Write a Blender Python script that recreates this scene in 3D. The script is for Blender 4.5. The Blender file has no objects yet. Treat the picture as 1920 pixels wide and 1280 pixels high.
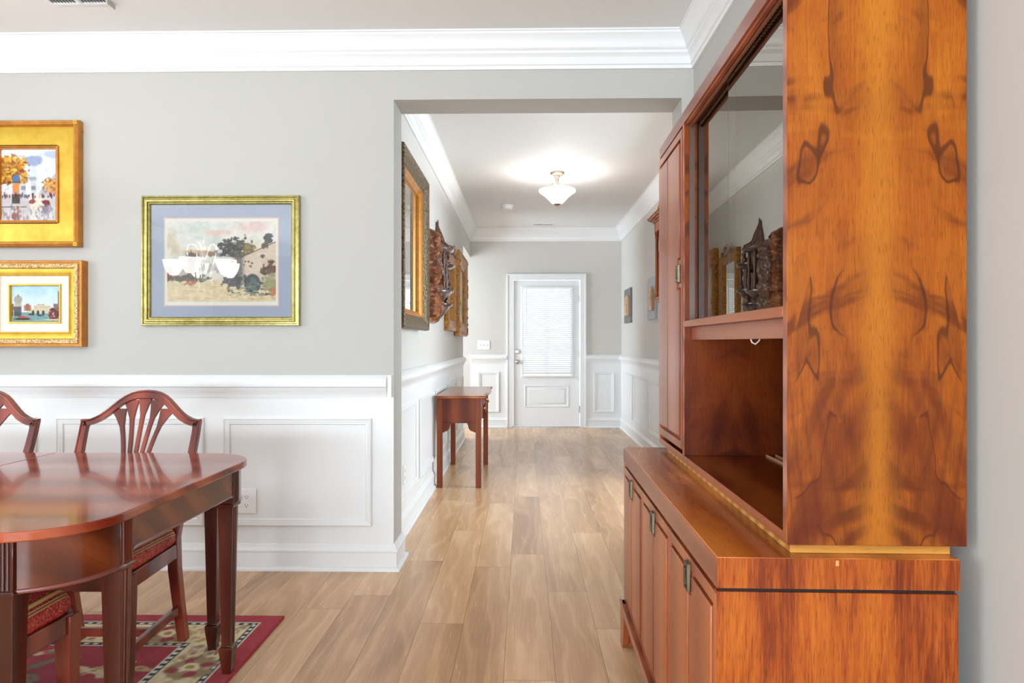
import bpy, bmesh, math, random
import numpy as np
from mathutils import Vector, Matrix

R = math.radians
PI = math.pi
sc = bpy.context.scene
COL = sc.collection
random.seed(7)
RNG = np.random.default_rng(7)


def lin(r, g, b):
    f = lambda c: (c / 255 / 12.92) if c / 255 <= 0.04045 else ((c / 255 + 0.055) / 1.055) ** 2.4
    return (f(r), f(g), f(b), 1.0)


# ------------------------------------------------------------------ camera
YAW = math.atan(23 / 1280)
cd = bpy.data.cameras.new('camera')
cam = bpy.data.objects.new('camera', cd)
COL.objects.link(cam)
cam.location = (0, 0, 1.17)
cam.rotation_euler = (R(90), 0, YAW)
cd.sensor_width = 36
cd.lens = 24.0                     # 1280 px focal length on a 1920 px wide frame
cd.shift_y = 2 / 1920
cd.clip_start = 0.02
sc.camera = cam

# ------------------------------------------------------------------ world, exposure, daylight
w = bpy.data.worlds.new('world')
sc.world = w
w.use_nodes = True
bg = w.node_tree.nodes['Background']
bg.inputs[0].default_value = (0.80, 0.91, 1.0, 1)
bg.inputs[1].default_value = 2.5
vs = sc.view_settings
vs.view_transform = 'Standard'
vs.look = 'None'
vs.gamma = 1.0
vs.use_curve_mapping = False
vs.exposure = 0.12


def area(name, loc, rot, sx, sy, power, color=(1, 1, 1)):
    l = bpy.data.lights.new(name, 'AREA')
    l.shape = 'RECTANGLE'
    l.size = sx
    l.size_y = sy
    l.energy = power
    l.color = color
    o = bpy.data.objects.new(name, l)
    o.location = loc
    o.rotation_euler = rot
    COL.objects.link(o)
    return o


# daylight in the window openings behind the camera, in the left wall, outside the front door and in the side room; two fill lamps are added
DAY = (0.76, 0.89, 1.0)
UP = 138                            # upward tilt of the added lamp that brightens the ceiling
area('daylight_back_window', (-1.1, -3.98, 1.45), (R(90), 0, 0), 2.9, 2.0, 10, DAY)
area('added_ceiling_fill', (-1.1, -3.97, 1.0), (R(UP), 0, 0), 2.9, 1.0, 390, DAY)  # added lamp aimed upward to brighten the ceiling
area('daylight_left_window', (-5.03, 0.1, 1.5), (R(90), 0, R(-90)), 2.6, 1.9, 58, DAY)
area('daylight_front_door', (0.3, 10.35, 1.5), (R(90), 0, R(180)), 1.6, 1.9, 88, DAY)
area('daylight_side_room_window', (-2.93, 8.3, 1.4), (R(90), 0, R(-90)), 1.5, 1.7, 115, DAY)
area('added_hall_fill', (3.32, 4.9, 1.5), (R(90), 0, R(90)), 1.9, 1.8, 140, DAY)  # added lamp in an invented room, brightens the near hall

# ------------------------------------------------------------------ shader helper
class S:
    def __init__(s, nt, sock):
        s.nt, s.k = nt, sock

    def _m(s, op, *o):
        n = s.nt.nodes.new('ShaderNodeMath')
        n.operation = op
        for i, v in enumerate((s,) + o):
            put(s.nt, n.inputs[i], v)
        return S(s.nt, n.outputs[0])

    def __add__(s, o): return s._m('ADD', o)
    def __radd__(s, o): return s._m('ADD', o)
    def __sub__(s, o): return s._m('SUBTRACT', o)
    def __rsub__(s, o): return (s * -1) + o
    def __mul__(s, o): return s._m('MULTIPLY', o)
    def __rmul__(s, o): return s._m('MULTIPLY', o)
    def __truediv__(s, o): return s._m('DIVIDE', o)
    def __neg__(s): return s * -1
    def abs(s): return s._m('ABSOLUTE')
    def sin(s): return s._m('SINE')
    def floor(s): return s._m('FLOOR')
    def fract(s): return s._m('FRACT')
    def pow(s, e): return s._m('POWER', e)
    def min(s, o): return s._m('MINIMUM', o)
    def max(s, o): return s._m('MAXIMUM', o)
    def gt(s, o): return s._m('GREATER_THAN', o)
    def lt(s, o): return s._m('LESS_THAN', o)
    def clamp(s): return s.max(0.0).min(1.0)

    def ss(s, a, b):
        n = s.nt.nodes.new('ShaderNodeMapRange')
        n.interpolation_type = 'SMOOTHSTEP'
        put(s.nt, n.inputs[0], s)
        n.inputs[1].default_value = a
        n.inputs[2].default_value = b
        return S(s.nt, n.outputs[0])


def put(nt, inp, v):
    if isinstance(v, S):
        nt.links.new(v.k, inp)
    elif v is not None:
        if hasattr(inp.default_value, '__len__') and not hasattr(v, '__len__'):
            v = (v,) * len(inp.default_value)
        if hasattr(inp.default_value, '__len__'):
            v = tuple(v)[:len(inp.default_value)]
            if len(v) < len(inp.default_value):
                v = v + (1.0,)
        inp.default_value = v


class M:
    """one node material under construction"""
    def __init__(s, name):
        s.m = bpy.data.materials.new(name)
        s.m.use_nodes = True
        s.nt = s.m.node_tree
        s.b = s.nt.nodes['Principled BSDF']
        s._tc = None

    def n(s, t): return s.nt.nodes.new(t)

    def co(s, which='Object'):
        if s._tc is None:
            s._tc = s.n('ShaderNodeTexCoord')
        return S(s.nt, s._tc.outputs[which])

    def sep(s, v):
        n = s.n('ShaderNodeSeparateXYZ')
        put(s.nt, n.inputs[0], v)
        return [S(s.nt, o) for o in n.outputs]

    def comb(s, x=0.0, y=0.0, z=0.0):
        n = s.n('ShaderNodeCombineXYZ')
        for i, v in enumerate((x, y, z)):
            put(s.nt, n.inputs[i], v)
        return S(s.nt, n.outputs[0])

    def noise(s, v, scale=5, detail=3, rough=0.5, dist=0.0):
        n = s.n('ShaderNodeTexNoise')
        put(s.nt, n.inputs['Vector'], v)
        n.inputs['Scale'].default_value = scale
        n.inputs['Detail'].default_value = detail
        n.inputs['Roughness'].default_value = rough
        n.inputs['Distortion'].default_value = dist
        return S(s.nt, n.outputs[0])

    def voro(s, v, scale=5, out='Distance', rnd=1.0):
        n = s.n('ShaderNodeTexVoronoi')
        put(s.nt, n.inputs['Vector'], v)
        n.inputs['Scale'].default_value = scale
        n.inputs['Randomness'].default_value = rnd
        return S(s.nt, n.outputs[out])

    def ramp(s, f, stops, interp='LINEAR'):
        n = s.n('ShaderNodeValToRGB')
        r = n.color_ramp
        r.interpolation = interp
        while len(r.elements) < len(stops):
            r.elements.new(0.5)
        for e, (p, c) in zip(r.elements, stops):
            e.position = p
            e.color = c if hasattr(c, '__len__') else (c, c, c, 1)
        put(s.nt, n.inputs[0], f)
        return S(s.nt, n.outputs[0])

    def mix(s, f, a, b, mode='MIX'):
        n = s.n('ShaderNodeMix')
        n.data_type = 'RGBA'
        n.blend_type = mode
        put(s.nt, n.inputs[0], f)
        put(s.nt, n.inputs[6], a)
        put(s.nt, n.inputs[7], b)
        return S(s.nt, n.outputs[2])

    def attr(s, name, out='Color'):
        n = s.n('ShaderNodeAttribute')
        n.attribute_name = name
        return S(s.nt, n.outputs[out])

    def bump(s, h, strength=0.2, dist=0.01):
        n = s.n('ShaderNodeBump')
        n.inputs['Strength'].default_value = strength
        n.inputs['Distance'].default_value = dist
        put(s.nt, n.inputs['Height'], h)
        s.nt.links.new(n.outputs[0], s.b.inputs['Normal'])

    def set(s, **k):
        names = dict(color='Base Color', rough='Roughness', metal='Metallic', spec='Specular IOR Level', coat='Coat Weight',
                     coat_rough='Coat Roughness', emit='Emission Color', emit_s='Emission Strength', trans='Transmission Weight',
                     ior='IOR', sheen='Sheen Weight', alpha='Alpha')
        for a, v in k.items():
            put(s.nt, s.b.inputs[names[a]], v)
        return s.m


def plain(name, c, rough=0.5, metal=0.0, nscale=0, namp=0.06, **k):
    m = M(name)
    col = c
    if nscale:
        f = m.noise(m.co(), nscale, 4)
        d = tuple(x * (1 - namp) for x in c[:3]) + (1,)
        l = tuple(min(1, x * (1 + namp)) for x in c[:3]) + (1,)
        col = m.ramp(f, [(0.3, d), (0.7, l)])
    return m.set(color=col, rough=rough, metal=metal, **k)


def paint_wall(name, c, rough=0.6):
    m = M(name)
    f = m.noise(m.co(), 1.3, 3)
    d = tuple(x * 0.985 for x in c[:3]) + (1,)
    col = m.ramp(f, [(0.35, d), (0.65, c)])
    m.bump(m.noise(m.co(), 260, 2), 0.04, 0.002)
    return m.set(color=col, rough=rough, spec=0.3)


def wood(name, dark, mid, light, along='z', across='x', freq=26, book=None, rough=0.28, coat=0.35, curl=0.0, pores=0.5, warp=1.0, coat_rough=0.12, seed=0.0, spec=0.32):
    """figured veneer: grain runs along one axis; book = centre of a mirrored (book-matched) sheet"""
    m = M(name)
    x, y, z = m.sep(m.co())
    ax = dict(x=x, y=y, z=z)
    a, c = ax[along], ax[across]
    third = [ax[k] for k in 'xyz' if k not in (along, across)][0]
    if book is not None:
        c = (c - book).abs()
    c = c + third * 0.9 + seed
    big = m.noise(m.comb(c * 3.2, a * 1.1, seed), 1.0, 3, 0.55)
    med = m.noise(m.comb(c * 11, a * 2.2, seed + 3), 1.0, 4, 0.6)
    ring = ((c * freq) + big * 9 * warp + med * 2.2 * warp).sin() * 0.5 + 0.5
    fine = m.noise(m.comb(c * 170, a * 7, 1.7), 1.0, 3, 0.6)
    por = m.noise(m.comb(c * 420, a * 22, 5.1), 1.0, 2, 0.5).ss(0.62, 0.74)
    f = ring * 0.42 + big * 0.5 + fine * 0.22 - 0.08
    if curl:
        cu = m.noise(m.comb(c * 2.6, a * 10 + c * 9, seed + 9), 1.0, 3, 0.55, 0.6)
        f = f + (cu - 0.5) * curl
    col = m.ramp(f, [(0.18, dark), (0.47, mid), (0.78, light)])
    col = m.mix(por * pores, col, tuple(v * 0.45 for v in dark[:3]) + (1,))
    m.bump(fine, 0.05, 0.002)
    return m.set(color=col, rough=rough, coat=coat, coat_rough=coat_rough, spec=spec)


# ------------------------------------------------------------------ mesh helper
class MB:
    def __init__(s):
        s.bm = bmesh.new()

    def box(s, x0, x1, y0, y1, z0, z1):
        v = [s.bm.verts.new(p) for p in ((x0, y0, z0), (x1, y0, z0), (x1, y1, z0), (x0, y1, z0), (x0, y0, z1), (x1, y0, z1), (x1, y1, z1), (x0, y1, z1))]
        for f in ((0, 3, 2, 1), (4, 5, 6, 7), (0, 1, 5, 4), (1, 2, 6, 5), (2, 3, 7, 6), (3, 0, 4, 7)):
            s.bm.faces.new([v[i] for i in f])
        return s

    def loops(s, rings, closed_ring=True, cap=True, closed_path=False):
        vs_ = [[s.bm.verts.new(p) for p in r] for r in rings]
        n = len(rings[0])
        k = len(vs_)
        for i in range(k if closed_path else k - 1):
            a, b = vs_[i], vs_[(i + 1) % k]
            for j in range(n if closed_ring else n - 1):
                q = [a[j], a[(j + 1) % n], b[(j + 1) % n], b[j]]
                try:
                    s.bm.faces.new(q)
                except ValueError:
                    pass
        if cap and not closed_path and n > 2:
            for r in (vs_[0], vs_[-1]):
                try:
                    s.bm.faces.new(r)
                except ValueError:
                    pass
        return s

    def prism(s, pts, mp, h0, h1):
        """polygon pts (a,b) extruded from h0 to h1 through the mapping mp(a,b,h)"""
        return s.loops([[mp(a, b, h0) for a, b in pts], [mp(a, b, h1) for a, b in pts]])

    def taper(s, c0, s0, c1, s1):
        """square bar from centre c0 (half sizes s0) to c1 (half sizes s1)"""
        def ring(c, h):
            hx, hy = h if hasattr(h, '__len__') else (h, h)
            return [(c[0] - hx, c[1] - hy, c[2]), (c[0] + hx, c[1] - hy, c[2]), (c[0] + hx, c[1] + hy, c[2]), (c[0] - hx, c[1] + hy, c[2])]
        return s.loops([ring(c0, s0), ring(c1, s1)])

    def bars(s, pts):
        """chain of square sections [(centre, half)]"""
        def ring(c, h):
            hx, hy = h if hasattr(h, '__len__') else (h, h)
            return [(c[0] - hx, c[1] - hy, c[2]), (c[0] + hx, c[1] - hy, c[2]), (c[0] + hx, c[1] + hy, c[2]), (c[0] - hx, c[1] + hy, c[2])]
        return s.loops([ring(c, h) for c, h in pts])

    def lathe(s, prof, c=(0, 0, 0), n=32, axis='z'):
        rings = []
        for r, h in prof:
            ring = []
            for i in range(n):
                t = 2 * PI * i / n
                p = (r * math.cos(t), r * math.sin(t), h)
                if axis == 'y':
                    p = (p[0], p[2], p[1])
                elif axis == 'x':
                    p = (p[2], p[0], p[1])
                ring.append((c[0] + p[0], c[1] + p[1], c[2] + p[2]))
            rings.append(ring)
        return s.loops(rings)

    def tube(s, path, r, n=10, flat=1.0):
        path = [Vector(p) for p in path]
        rings = []
        up = Vector((0, 0, 1))
        for i, p in enumerate(path):
            d = (path[min(i + 1, len(path) - 1)] - path[max(i - 1, 0)]).normalized()
            a = d.cross(up)
            if a.length < 1e-3:
                a = d.cross(Vector((0, 1, 0)))
            a.normalize()
            b = a.cross(d).normalized()
            rr = r[i] if hasattr(r, '__len__') else r
            rings.append([tuple(p + a * rr * math.cos(2 * PI * k / n) + b * rr * flat * math.sin(2 * PI * k / n)) for k in range(n)])
        return s.loops(rings)

    def blob(s, c, r, sub=2):
        rx, ry, rz = r if hasattr(r, '__len__') else (r, r, r)
        bmesh.ops.create_icosphere(s.bm, subdivisions=sub, radius=1.0, matrix=Matrix.Translation(c) @ Matrix.Diagonal((rx, ry, rz, 1)))
        return s

    def frame(s, mp, a0, a1, b0, b1, prof):
        """mitred rectangular frame; prof = [(inset, height)] around the rectangle"""
        rings = []
        for d, h in prof:
            rings.append([mp(a0 + d, b0 + d, h), mp(a1 - d, b0 + d, h), mp(a1 - d, b1 - d, h), mp(a0 + d, b1 - d, h)])
        return s.loops(rings, cap=False)

    def sweep(s, path, prof, closed=False, side=1):
        """profile [(out, z)] swept along a plan path with mitred corners; side=1 offsets to the left of travel"""
        n = len(path)
        dirs = []
        for i in range(n if closed else n - 1):
            a, b = Vector(path[i]), Vector(path[(i + 1) % n])
            dirs.append((b - a).normalized())
        rings = []
        for i in range(n):
            d0 = dirs[i - 1] if (closed or i > 0) else dirs[0]
            d1 = dirs[i % len(dirs)] if (closed or i < n - 1) else dirs[-1]
            n0 = Vector((-d0.y, d0.x)) * side
            n1 = Vector((-d1.y, d1.x)) * side
            mvec = n0 + n1
            mvec = mvec / max(1e-6, mvec.dot(n0)) if mvec.length > 1e-6 else n0
            rings.append([(path[i][0] + mvec.x * o, path[i][1] + mvec.y * o, z) for o, z in prof])
        return s.loops(rings, closed_path=closed)

    def obj(s, name, mat=None, parent=None, bevel=0, smooth=35, seg=2, kind=None, loc=None):
        bmesh.ops.recalc_face_normals(s.bm, faces=s.bm.faces)
        me = bpy.data.meshes.new(name)
        s.bm.to_mesh(me)
        s.bm.free()
        o = bpy.data.objects.new(name, me)
        COL.objects.link(o)
        if mat:
            me.materials.append(mat)
        if smooth:
            me.polygons.foreach_set('use_smooth', [True] * len(me.polygons))
            me.set_sharp_from_angle(angle=R(smooth))
        if bevel:
            b = o.modifiers.new('bevel', 'BEVEL')
            b.width = bevel
            b.segments = seg
            b.limit_method = 'ANGLE'
            b.angle_limit = R(40)
        if parent:
            o.parent = parent
        if kind:
            o['kind'] = kind
        if loc:
            o.location = loc
        return o


def thing(name, label, cat, loc=(0, 0, 0), rz=0, group=None):
    o = bpy.data.objects.new(name, None)
    o.empty_display_size = 0.1
    COL.objects.link(o)
    o.location = loc
    o.rotation_euler = (0, 0, rz)
    return tag(o, label, cat, group)


def tag(o, label, cat, group=None):
    o['label'] = label
    o['category'] = cat
    if group:
        o['group'] = group
    return o


def copy_thing(src, label, loc, rz=None):
    r = src.copy()
    COL.objects.link(r)
    r.location = loc
    if rz is not None:
        r.rotation_euler = (0, 0, rz)
    r['label'] = label
    for ch in src.children:
        c = ch.copy()
        COL.objects.link(c)
        c.parent = r
        for g in ch.children:
            d = g.copy()
            COL.objects.link(d)
            d.parent = c
    return r


def grid_painting(name, mp, a0, a1, b0, b1, img, mat, parent=None, h=0.0):
    """a painted surface: fine grid whose colour attribute 'paint' holds the picture (rows from the bottom)"""
    ny, nx = img.shape[:2]
    av = np.linspace(a0, a1, nx)
    bv = np.linspace(b0, b1, ny)
    verts = [mp(a, b, h) for b in bv for a in av]
    faces = [(j * nx + i, j * nx + i + 1, (j + 1) * nx + i + 1, (j + 1) * nx + i) for j in range(ny - 1) for i in range(nx - 1)]
    me = bpy.data.meshes.new(name)
    me.from_pydata(verts, [], faces)
    at = me.color_attributes.new('paint', 'FLOAT_COLOR', 'POINT')
    c = np.ones((ny * nx, 4), dtype=np.float32)
    s_ = np.clip(img.reshape(-1, 3), 0, 255) / 255
    c[:, :3] = np.where(s_ <= 0.04045, s_ / 12.92, ((s_ + 0.055) / 1.055) ** 2.4)
    at.data.foreach_set('color', c.ravel())
    me.materials.append(mat)
    o = bpy.data.objects.new(name, me)
    COL.objects.link(o)
    if parent:
        o.parent = parent
    return o


# ------------------------------------------------------------------ room dimensions
YW, YB = 3.505, 3.725           # dining back wall, its hall side
YD = 9.43                       # wall with the front door
XL, XR = -0.745, 1.338          # hall side walls
XD = 0.866                      # dining right wall
HC = 2.74                       # ceiling
OX0, OX1, OZ = -0.672, 0.805, 2.42   # cased opening
CR = 0.172                      # crown drop
back = lambda a, b, h: (a, YW - h, b)
end = lambda a, b, h: (a, YD - h, b)
hleft = lambda a, b, h: (XL + h, a, b)
hright = lambda a, b, h: (XR - h, a, b)

m_wall = paint_wall('wall_paint', lin(186, 183, 177))
m_hall = paint_wall('hall_paint', lin(207, 203, 197))
m_ceil = paint_wall('ceiling_paint', lin(232, 231, 229), 0.8)
m_trim = plain('white_trim', lin(231, 231, 230), 0.35, nscale=2, namp=0.01)
m_door = plain('door_white', lin(238, 238, 238), 0.35, nscale=2, namp=0.01)

# ------------------------------------------------------------------ floor of separate planks
def build_floor():
    wd, ln = 0.182, 1.41
    x0, x1, y0, y1 = -5.1, 1.5, -4.1, 9.6
    known = {0: 3.776, 1: 3.216, -1: 3.56, 2: 4.21, -2: 2.838, 3: 4.75}
    base = -0.072
    verts, faces, uvs, cols = [], [], [], []
    k0, k1 = math.floor((x0 - base) / wd), math.ceil((x1 - base) / wd)
    for k in range(k0, k1):
        off = known.get(k, random.random() * ln)
        n0 = math.floor((y0 - off) / ln)
        n1 = math.ceil((y1 - off) / ln)
        xa, xb = max(x0, base + k * wd), min(x1, base + (k + 1) * wd)
        if xb <= xa:
            continue
        for n in range(n0, n1):
            ya, yb = max(y0, off + n * ln), min(y1, off + (n + 1) * ln)
            if yb <= ya:
                continue
            i = len(verts)
            verts += [(xa, ya, 0), (xb, ya, 0), (xb, yb, 0), (xa, yb, 0)]
            faces.append((i, i + 1, i + 2, i + 3))
            uvs += [(0, 0), (xb - xa, 0), (xb - xa, yb - ya), (0, yb - ya)]
            c = (random.random(), random.random(), (yb - ya), 1)
            cols += [c] * 4
    # slab under the planks
    i = len(verts)
    verts += [(x0, y0, -0.05), (x1, y0, -0.05), (x1, y1, -0.05), (x0, y1, -0.05)]
    faces.append((i + 3, i + 2, i + 1, i))
    uvs += [(0.09, 0.5)] * 4
    cols += [(0.5, 0.5, 1, 1)] * 4
    me = bpy.data.meshes.new('floor')
    me.from_pydata(verts, [], faces)
    uv = me.uv_layers.new(name='plank_uv')
    uv.data.foreach_set('uv', np.array(uvs, dtype=np.float32).ravel())
    ca = me.color_attributes.new('plank', 'FLOAT_COLOR', 'CORNER')
    ca.data.foreach_set('color', np.array(cols, dtype=np.float32).ravel())
    o = bpy.data.objects.new('floor', me)
    COL.objects.link(o)
    o['kind'] = 'structure'
    m = M('oak_laminate')
    u, v, _ = m.sep(m.co('UV'))
    r1, r2, L = m.sep(m.attr('plank'))
    x, y, z = m.sep(m.co())
    seed = r1 * 37
    big = m.noise(m.comb(u * 5 + seed, v * 0.9, seed), 1.0, 2, 0.5)
    knot = m.noise(m.comb(u * 9 + seed, v * 2.1, r2 * 19), 1.0, 2, 0.5)
    ring = ((u * 70) + big * 30 + knot * 9).sin() * 0.5 + 0.5
    fine = m.noise(m.comb(u * 150 + seed, v * 5, 0.3), 1.0, 4, 0.65)
    saw = m.noise(m.comb(u * 6 + seed, v * 90, 2.2), 1.0, 2, 0.5)
    f = big * 0.62 + ring.pow(3.0) * 0.11 + fine * 0.32 + saw * 0.05 + (r2 - 0.5) * 0.22 - 0.09
    col = m.ramp(f, [(0.2, lin(166, 124, 88)), (0.42, lin(200, 156, 113)), (0.62, lin(221, 179, 136)), (0.85, lin(237, 199, 157))])
    seam = (u.min(0.182 - u)).lt(0.0011).max((v.min(L - v)).lt(0.0014))
    col = m.mix(seam * 0.62, col, lin(86, 62, 44))
    rg = fine * 0.08 + 0.22
    m.bump(fine - seam * 2, 0.06, 0.002)
    me.materials.append(m.set(color=col, rough=rg, spec=0.55))


build_floor()

# ------------------------------------------------------------------ walls and ceiling
MB().box(-5.2, 1.5, -4.1, 9.6, HC, HC + 0.08).obj('ceiling', m_ceil, kind='structure')
b = MB().box(-5.2, OX0, YW, YB, 0, HC).box(OX0, OX1, YW, YB, OZ, HC).box(OX1, 1.46, YW, YB, 0, HC)
b.obj('wall_back', m_wall, kind='structure')
MB().box(XD, XD + 0.12, -4.1, YW, 0, HC).obj('wall_right', m_wall, kind='structure')
LO = 8.3                         # where the left hall wall stops at the side-room opening
MB().box(XL - 0.12, XL, YB, LO, 0, HC).box(XL - 0.12, XL, LO, YD, 2.35, HC).obj('wall_hall_left', m_hall, kind='structure')
SO0, SO1 = 4.15, 5.65           # made-up opening hidden behind the hutch, lets added light into the hall
MB().box(XR, XR + 0.12, YB - 0.22, SO0, 0, HC).box(XR, XR + 0.12, SO1, YD + 0.12, 0, HC).box(XR, XR + 0.12, SO0, SO1, 2.38, HC).obj('wall_hall_right', paint_wall('hall_right_paint', lin(207, 203, 197)), kind='structure')
DX0, DX1, DZ = -0.175, 0.785, 2.05
MB().box(-3.1, DX0, YD, YD + 0.12, 0, HC).box(DX1, XR, YD, YD + 0.12, 0, HC).box(DX0, DX1, YD, YD + 0.12, DZ, HC).obj('wall_hall_end', m_hall, kind='structure')


def wall_with_windows(name, mp, a0, a1, wins, t, mat):
    """wall panel in its own plane with rectangular window openings [(a0,a1,b0,b1)]"""
    q = MB()
    xs = a0
    for (p0, p1, z0, z1) in sorted(wins):
        q.prism([(xs, 0), (p0, 0), (p0, HC), (xs, HC)], mp, 0, t)
        q.prism([(p0, 0), (p1, 0), (p1, z0), (p0, z0)], mp, 0, t)
        q.prism([(p0, z1), (p1, z1), (p1, HC), (p0, HC)], mp, 0, t)
        xs = p1
    q.prism([(xs, 0), (a1, 0), (a1, HC), (xs, HC)], mp, 0, t)
    return q.obj(name, mat, kind='structure')


W_back = [(-2.55, 0.35, 0.45, 2.45)]
W_left = [(-1.2, 1.4, 0.55, 2.45)]
rear = lambda a, b, h: (a, -4.0 - h, b)
side = lambda a, b, h: (-5.05 - h, a, b)
sroom = lambda a, b, h: (-2.95 - h, a, b)
wall_with_windows('wall_front', rear, -5.15, 0.99, W_back, 0.1, m_wall)
wall_with_windows('wall_left', side, -4.1, YW, W_left, 0.1, m_wall)
wall_with_windows('wall_side_room', sroom, 6.4, YD, [(7.55, 9.05, 0.55, 2.25)], 0.1, m_hall)
addedw = lambda a, b, h: (3.34 + h, a, b)  # invented unseen room, built only to light the near hall
wall_with_windows('wall_added_room', addedw, 3.5, 6.3, [(3.95, 5.85, 0.55, 2.4)], 0.1, m_hall)
MB().box(XR + 0.12, 3.44, 3.4, 3.5, 0, HC).obj('wall_added_room_near', m_hall, kind='structure')
MB().box(XR + 0.12, 3.44, 6.3, 6.4, 0, HC).obj('wall_added_room_far', m_hall, kind='structure')
MB().box(1.5, 3.44, 3.4, 6.4, HC, HC + 0.08).obj('ceiling_added_room', m_ceil, kind='structure')
MB().box(1.5, 3.44, 3.4, 6.4, -0.05, 0).obj('floor_added_room', plain('added_room_carpet', lin(205, 200, 190), 0.9), kind='structure')
MB().box(-3.05, XL - 0.12, 6.3, 6.4, 0, HC).obj('wall_side_room_back', m_hall, kind='structure')
k = 0
for mp, wins in ((rear, W_back), (side, W_left), (sroom, [(7.55, 9.05, 0.55, 2.25)]), (addedw, [(3.95, 5.85, 0.55, 2.4)])):  # the last window belongs to the invented room that lights the hall
    for (p0, p1, z0, z1) in wins:
        k += 1
        q = MB().frame(mp, p0 - 0.08, p1 + 0.08, z0 - 0.08, z1 + 0.08, [(0, 0), (0, -0.02), (0.08, -0.02), (0.08, 0.08), (0.08, 0.08)])
        q.obj('window_%d' % k, m_trim, kind='structure')

# crown moulding
CROWN = [(0, HC - CR), (0.012, HC - CR), (0.016, HC - CR + 0.016), (0.022, HC - CR + 0.020), (0.026, HC - CR + 0.055), (0.034, HC - CR + 0.066),
         (0.040, HC - CR + 0.070), (0.042, HC - CR + 0.082), (0.050, HC - CR + 0.088), (0.054, HC - CR + 0.096), (0.058, HC - CR + 0.112), (0.068, HC - CR + 0.130),
         (0.080, HC - CR + 0.146), (0.086, HC - CR + 0.152), (0.088, HC - CR + 0.162), (0.094, HC - CR + 0.164), (0.094, HC), (0, HC)]
MB().sweep([(-5.05, -4.0), (XD, -4.0), (XD, YW), (-5.05, YW)], CROWN, closed=True).obj('trim_1', m_trim, kind='structure', smooth=28)
MB().sweep([(XL, YB), (XR, YB), (XR, YD), (XL, YD)], CROWN, closed=True).obj('trim_2', m_trim, kind='structure', smooth=28)

# baseboards with shoe moulding
BASE = [(0, 0), (0.034, 0), (0.033, 0.010), (0.026, 0.018), (0.018, 0.020), (0.018, 0.092), (0.022, 0.096), (0.022, 0.104), (0.014, 0.114), (0.011, 0.126), (0.006, 0.134), (0, 0.136)]
MB().sweep([(-5.05, YW), (OX0, YW), (OX0, YB), (XL + 0.001, YB)], BASE, side=-1).obj('baseboard_back', m_trim, kind='structure', smooth=28)
MB().sweep([(XL, YB + 0.03), (XL, LO)], BASE, side=-1).obj('baseboard_hall_left', m_trim, kind='structure', smooth=28)
MB().sweep([(0.853, YD), (XR, YD), (XR, SO1)], BASE, side=-1).obj('baseboard_hall_right', m_trim, kind='structure', smooth=28)
MB().sweep([(XL - 0.02, YD), (-0.243, YD)], BASE, side=-1).obj('baseboard_hall_end', m_trim, kind='structure', smooth=28)
MB().sweep([(XD, YW), (XD, -4.0)], BASE, side=-1).obj('baseboard_right', m_trim, kind='structure', smooth=28)

# chair rails
RZ = 0.888
RAIL = [(0, RZ), (0.010, RZ), (0.012, RZ + 0.014), (0.014, RZ + 0.018), (0.017, RZ + 0.028), (0.022, RZ + 0.034), (0.025, RZ + 0.042), (0.030, RZ + 0.052), (0.040, RZ + 0.056),
        (0.042, RZ + 0.062), (0.040, RZ + 0.085), (0.032, RZ + 0.098), (0.018, RZ + 0.108), (0.012, RZ + 0.113), (0, RZ + 0.113)]
q = MB().sweep([(-5.05, YW), (-0.706, YW)], RAIL, side=-1)
q.box(-5.05, -0.683, YW - 0.008, YW, RZ - 0.003, RZ + 0.114)
q.obj('trim_3', m_trim, kind='structure', smooth=25)
MB().sweep([(XL, YB), (XL, LO - 0.03)], RAIL, side=-1).obj('trim_4', m_trim, kind='structure', smooth=25)
MB().sweep([(0.853, YD), (XR, YD), (XR, SO1)], RAIL, side=-1).obj('trim_5', m_trim, kind='structure', smooth=25)
MB().sweep([(XL + 0.008, YD), (-0.243, YD)], RAIL, side=-1).obj('trim_6', m_trim, kind='structure', smooth=25)

# white wainscot boards below the rails
q = MB().prism([(-5.05, 0), (OX0, 0), (OX0, RZ), (-5.05, RZ)], back, 0, 0.004)
q.obj('trim_7', m_trim, kind='structure')
q = MB().prism([(YB, 0), (LO, 0), (LO, RZ), (YB, RZ)], hleft, 0, 0.004)
q.obj('trim_8', m_trim, kind='structure')
q = MB().prism([(SO1, 0), (YD, 0), (YD, RZ), (SO1, RZ)], hright, 0, 0.004)
q.obj('trim_9', m_trim, kind='structure')
q = MB().prism([(XL, 0), (-0.243, 0), (-0.243, RZ), (XL, RZ)], end, 0, 0.004).prism([(0.853, 0), (XR, 0), (XR, RZ), (0.853, RZ)], end, 0, 0.004)
q.obj('trim_10', m_trim, kind='structure')
PANEL = [(0, 0.003), (0, 0.016), (0.006, 0.020), (0.010, 0.016), (0.018, 0.015), (0.026, 0.012), (0.030, 0.013), (0.034, 0.010), (0.036, 0.003)]
panels = [(back, a0, a1, 0.227, 0.782) for a0, a1 in ((-1.553, -0.783), (-2.424, -1.654), (-3.30, -2.53), (-4.17, -3.40))]
panels += [(hleft, a0, a1, 0.22, 0.772) for a0, a1 in ((3.84, 4.68), (4.78, 5.54), (5.65, 6.42), (6.54, 7.30), (7.42, 8.16))]
panels += [(hright, a0, a1, 0.22, 0.772) for a0, a1 in ((8.40, 9.27), (7.42, 8.29), (6.45, 7.31), (5.80, 6.34))]
panels += [(end, -0.634, -0.347, 0.211, 0.766), (end, 0.956, 1.235, 0.211, 0.766)]
for i, (mp, a0, a1, b0, b1) in enumerate(panels):
    MB().frame(mp, a0, a1, b0, b1, PANEL).obj('trim_%d' % (11 + i), m_trim, kind='structure', smooth=25)

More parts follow.
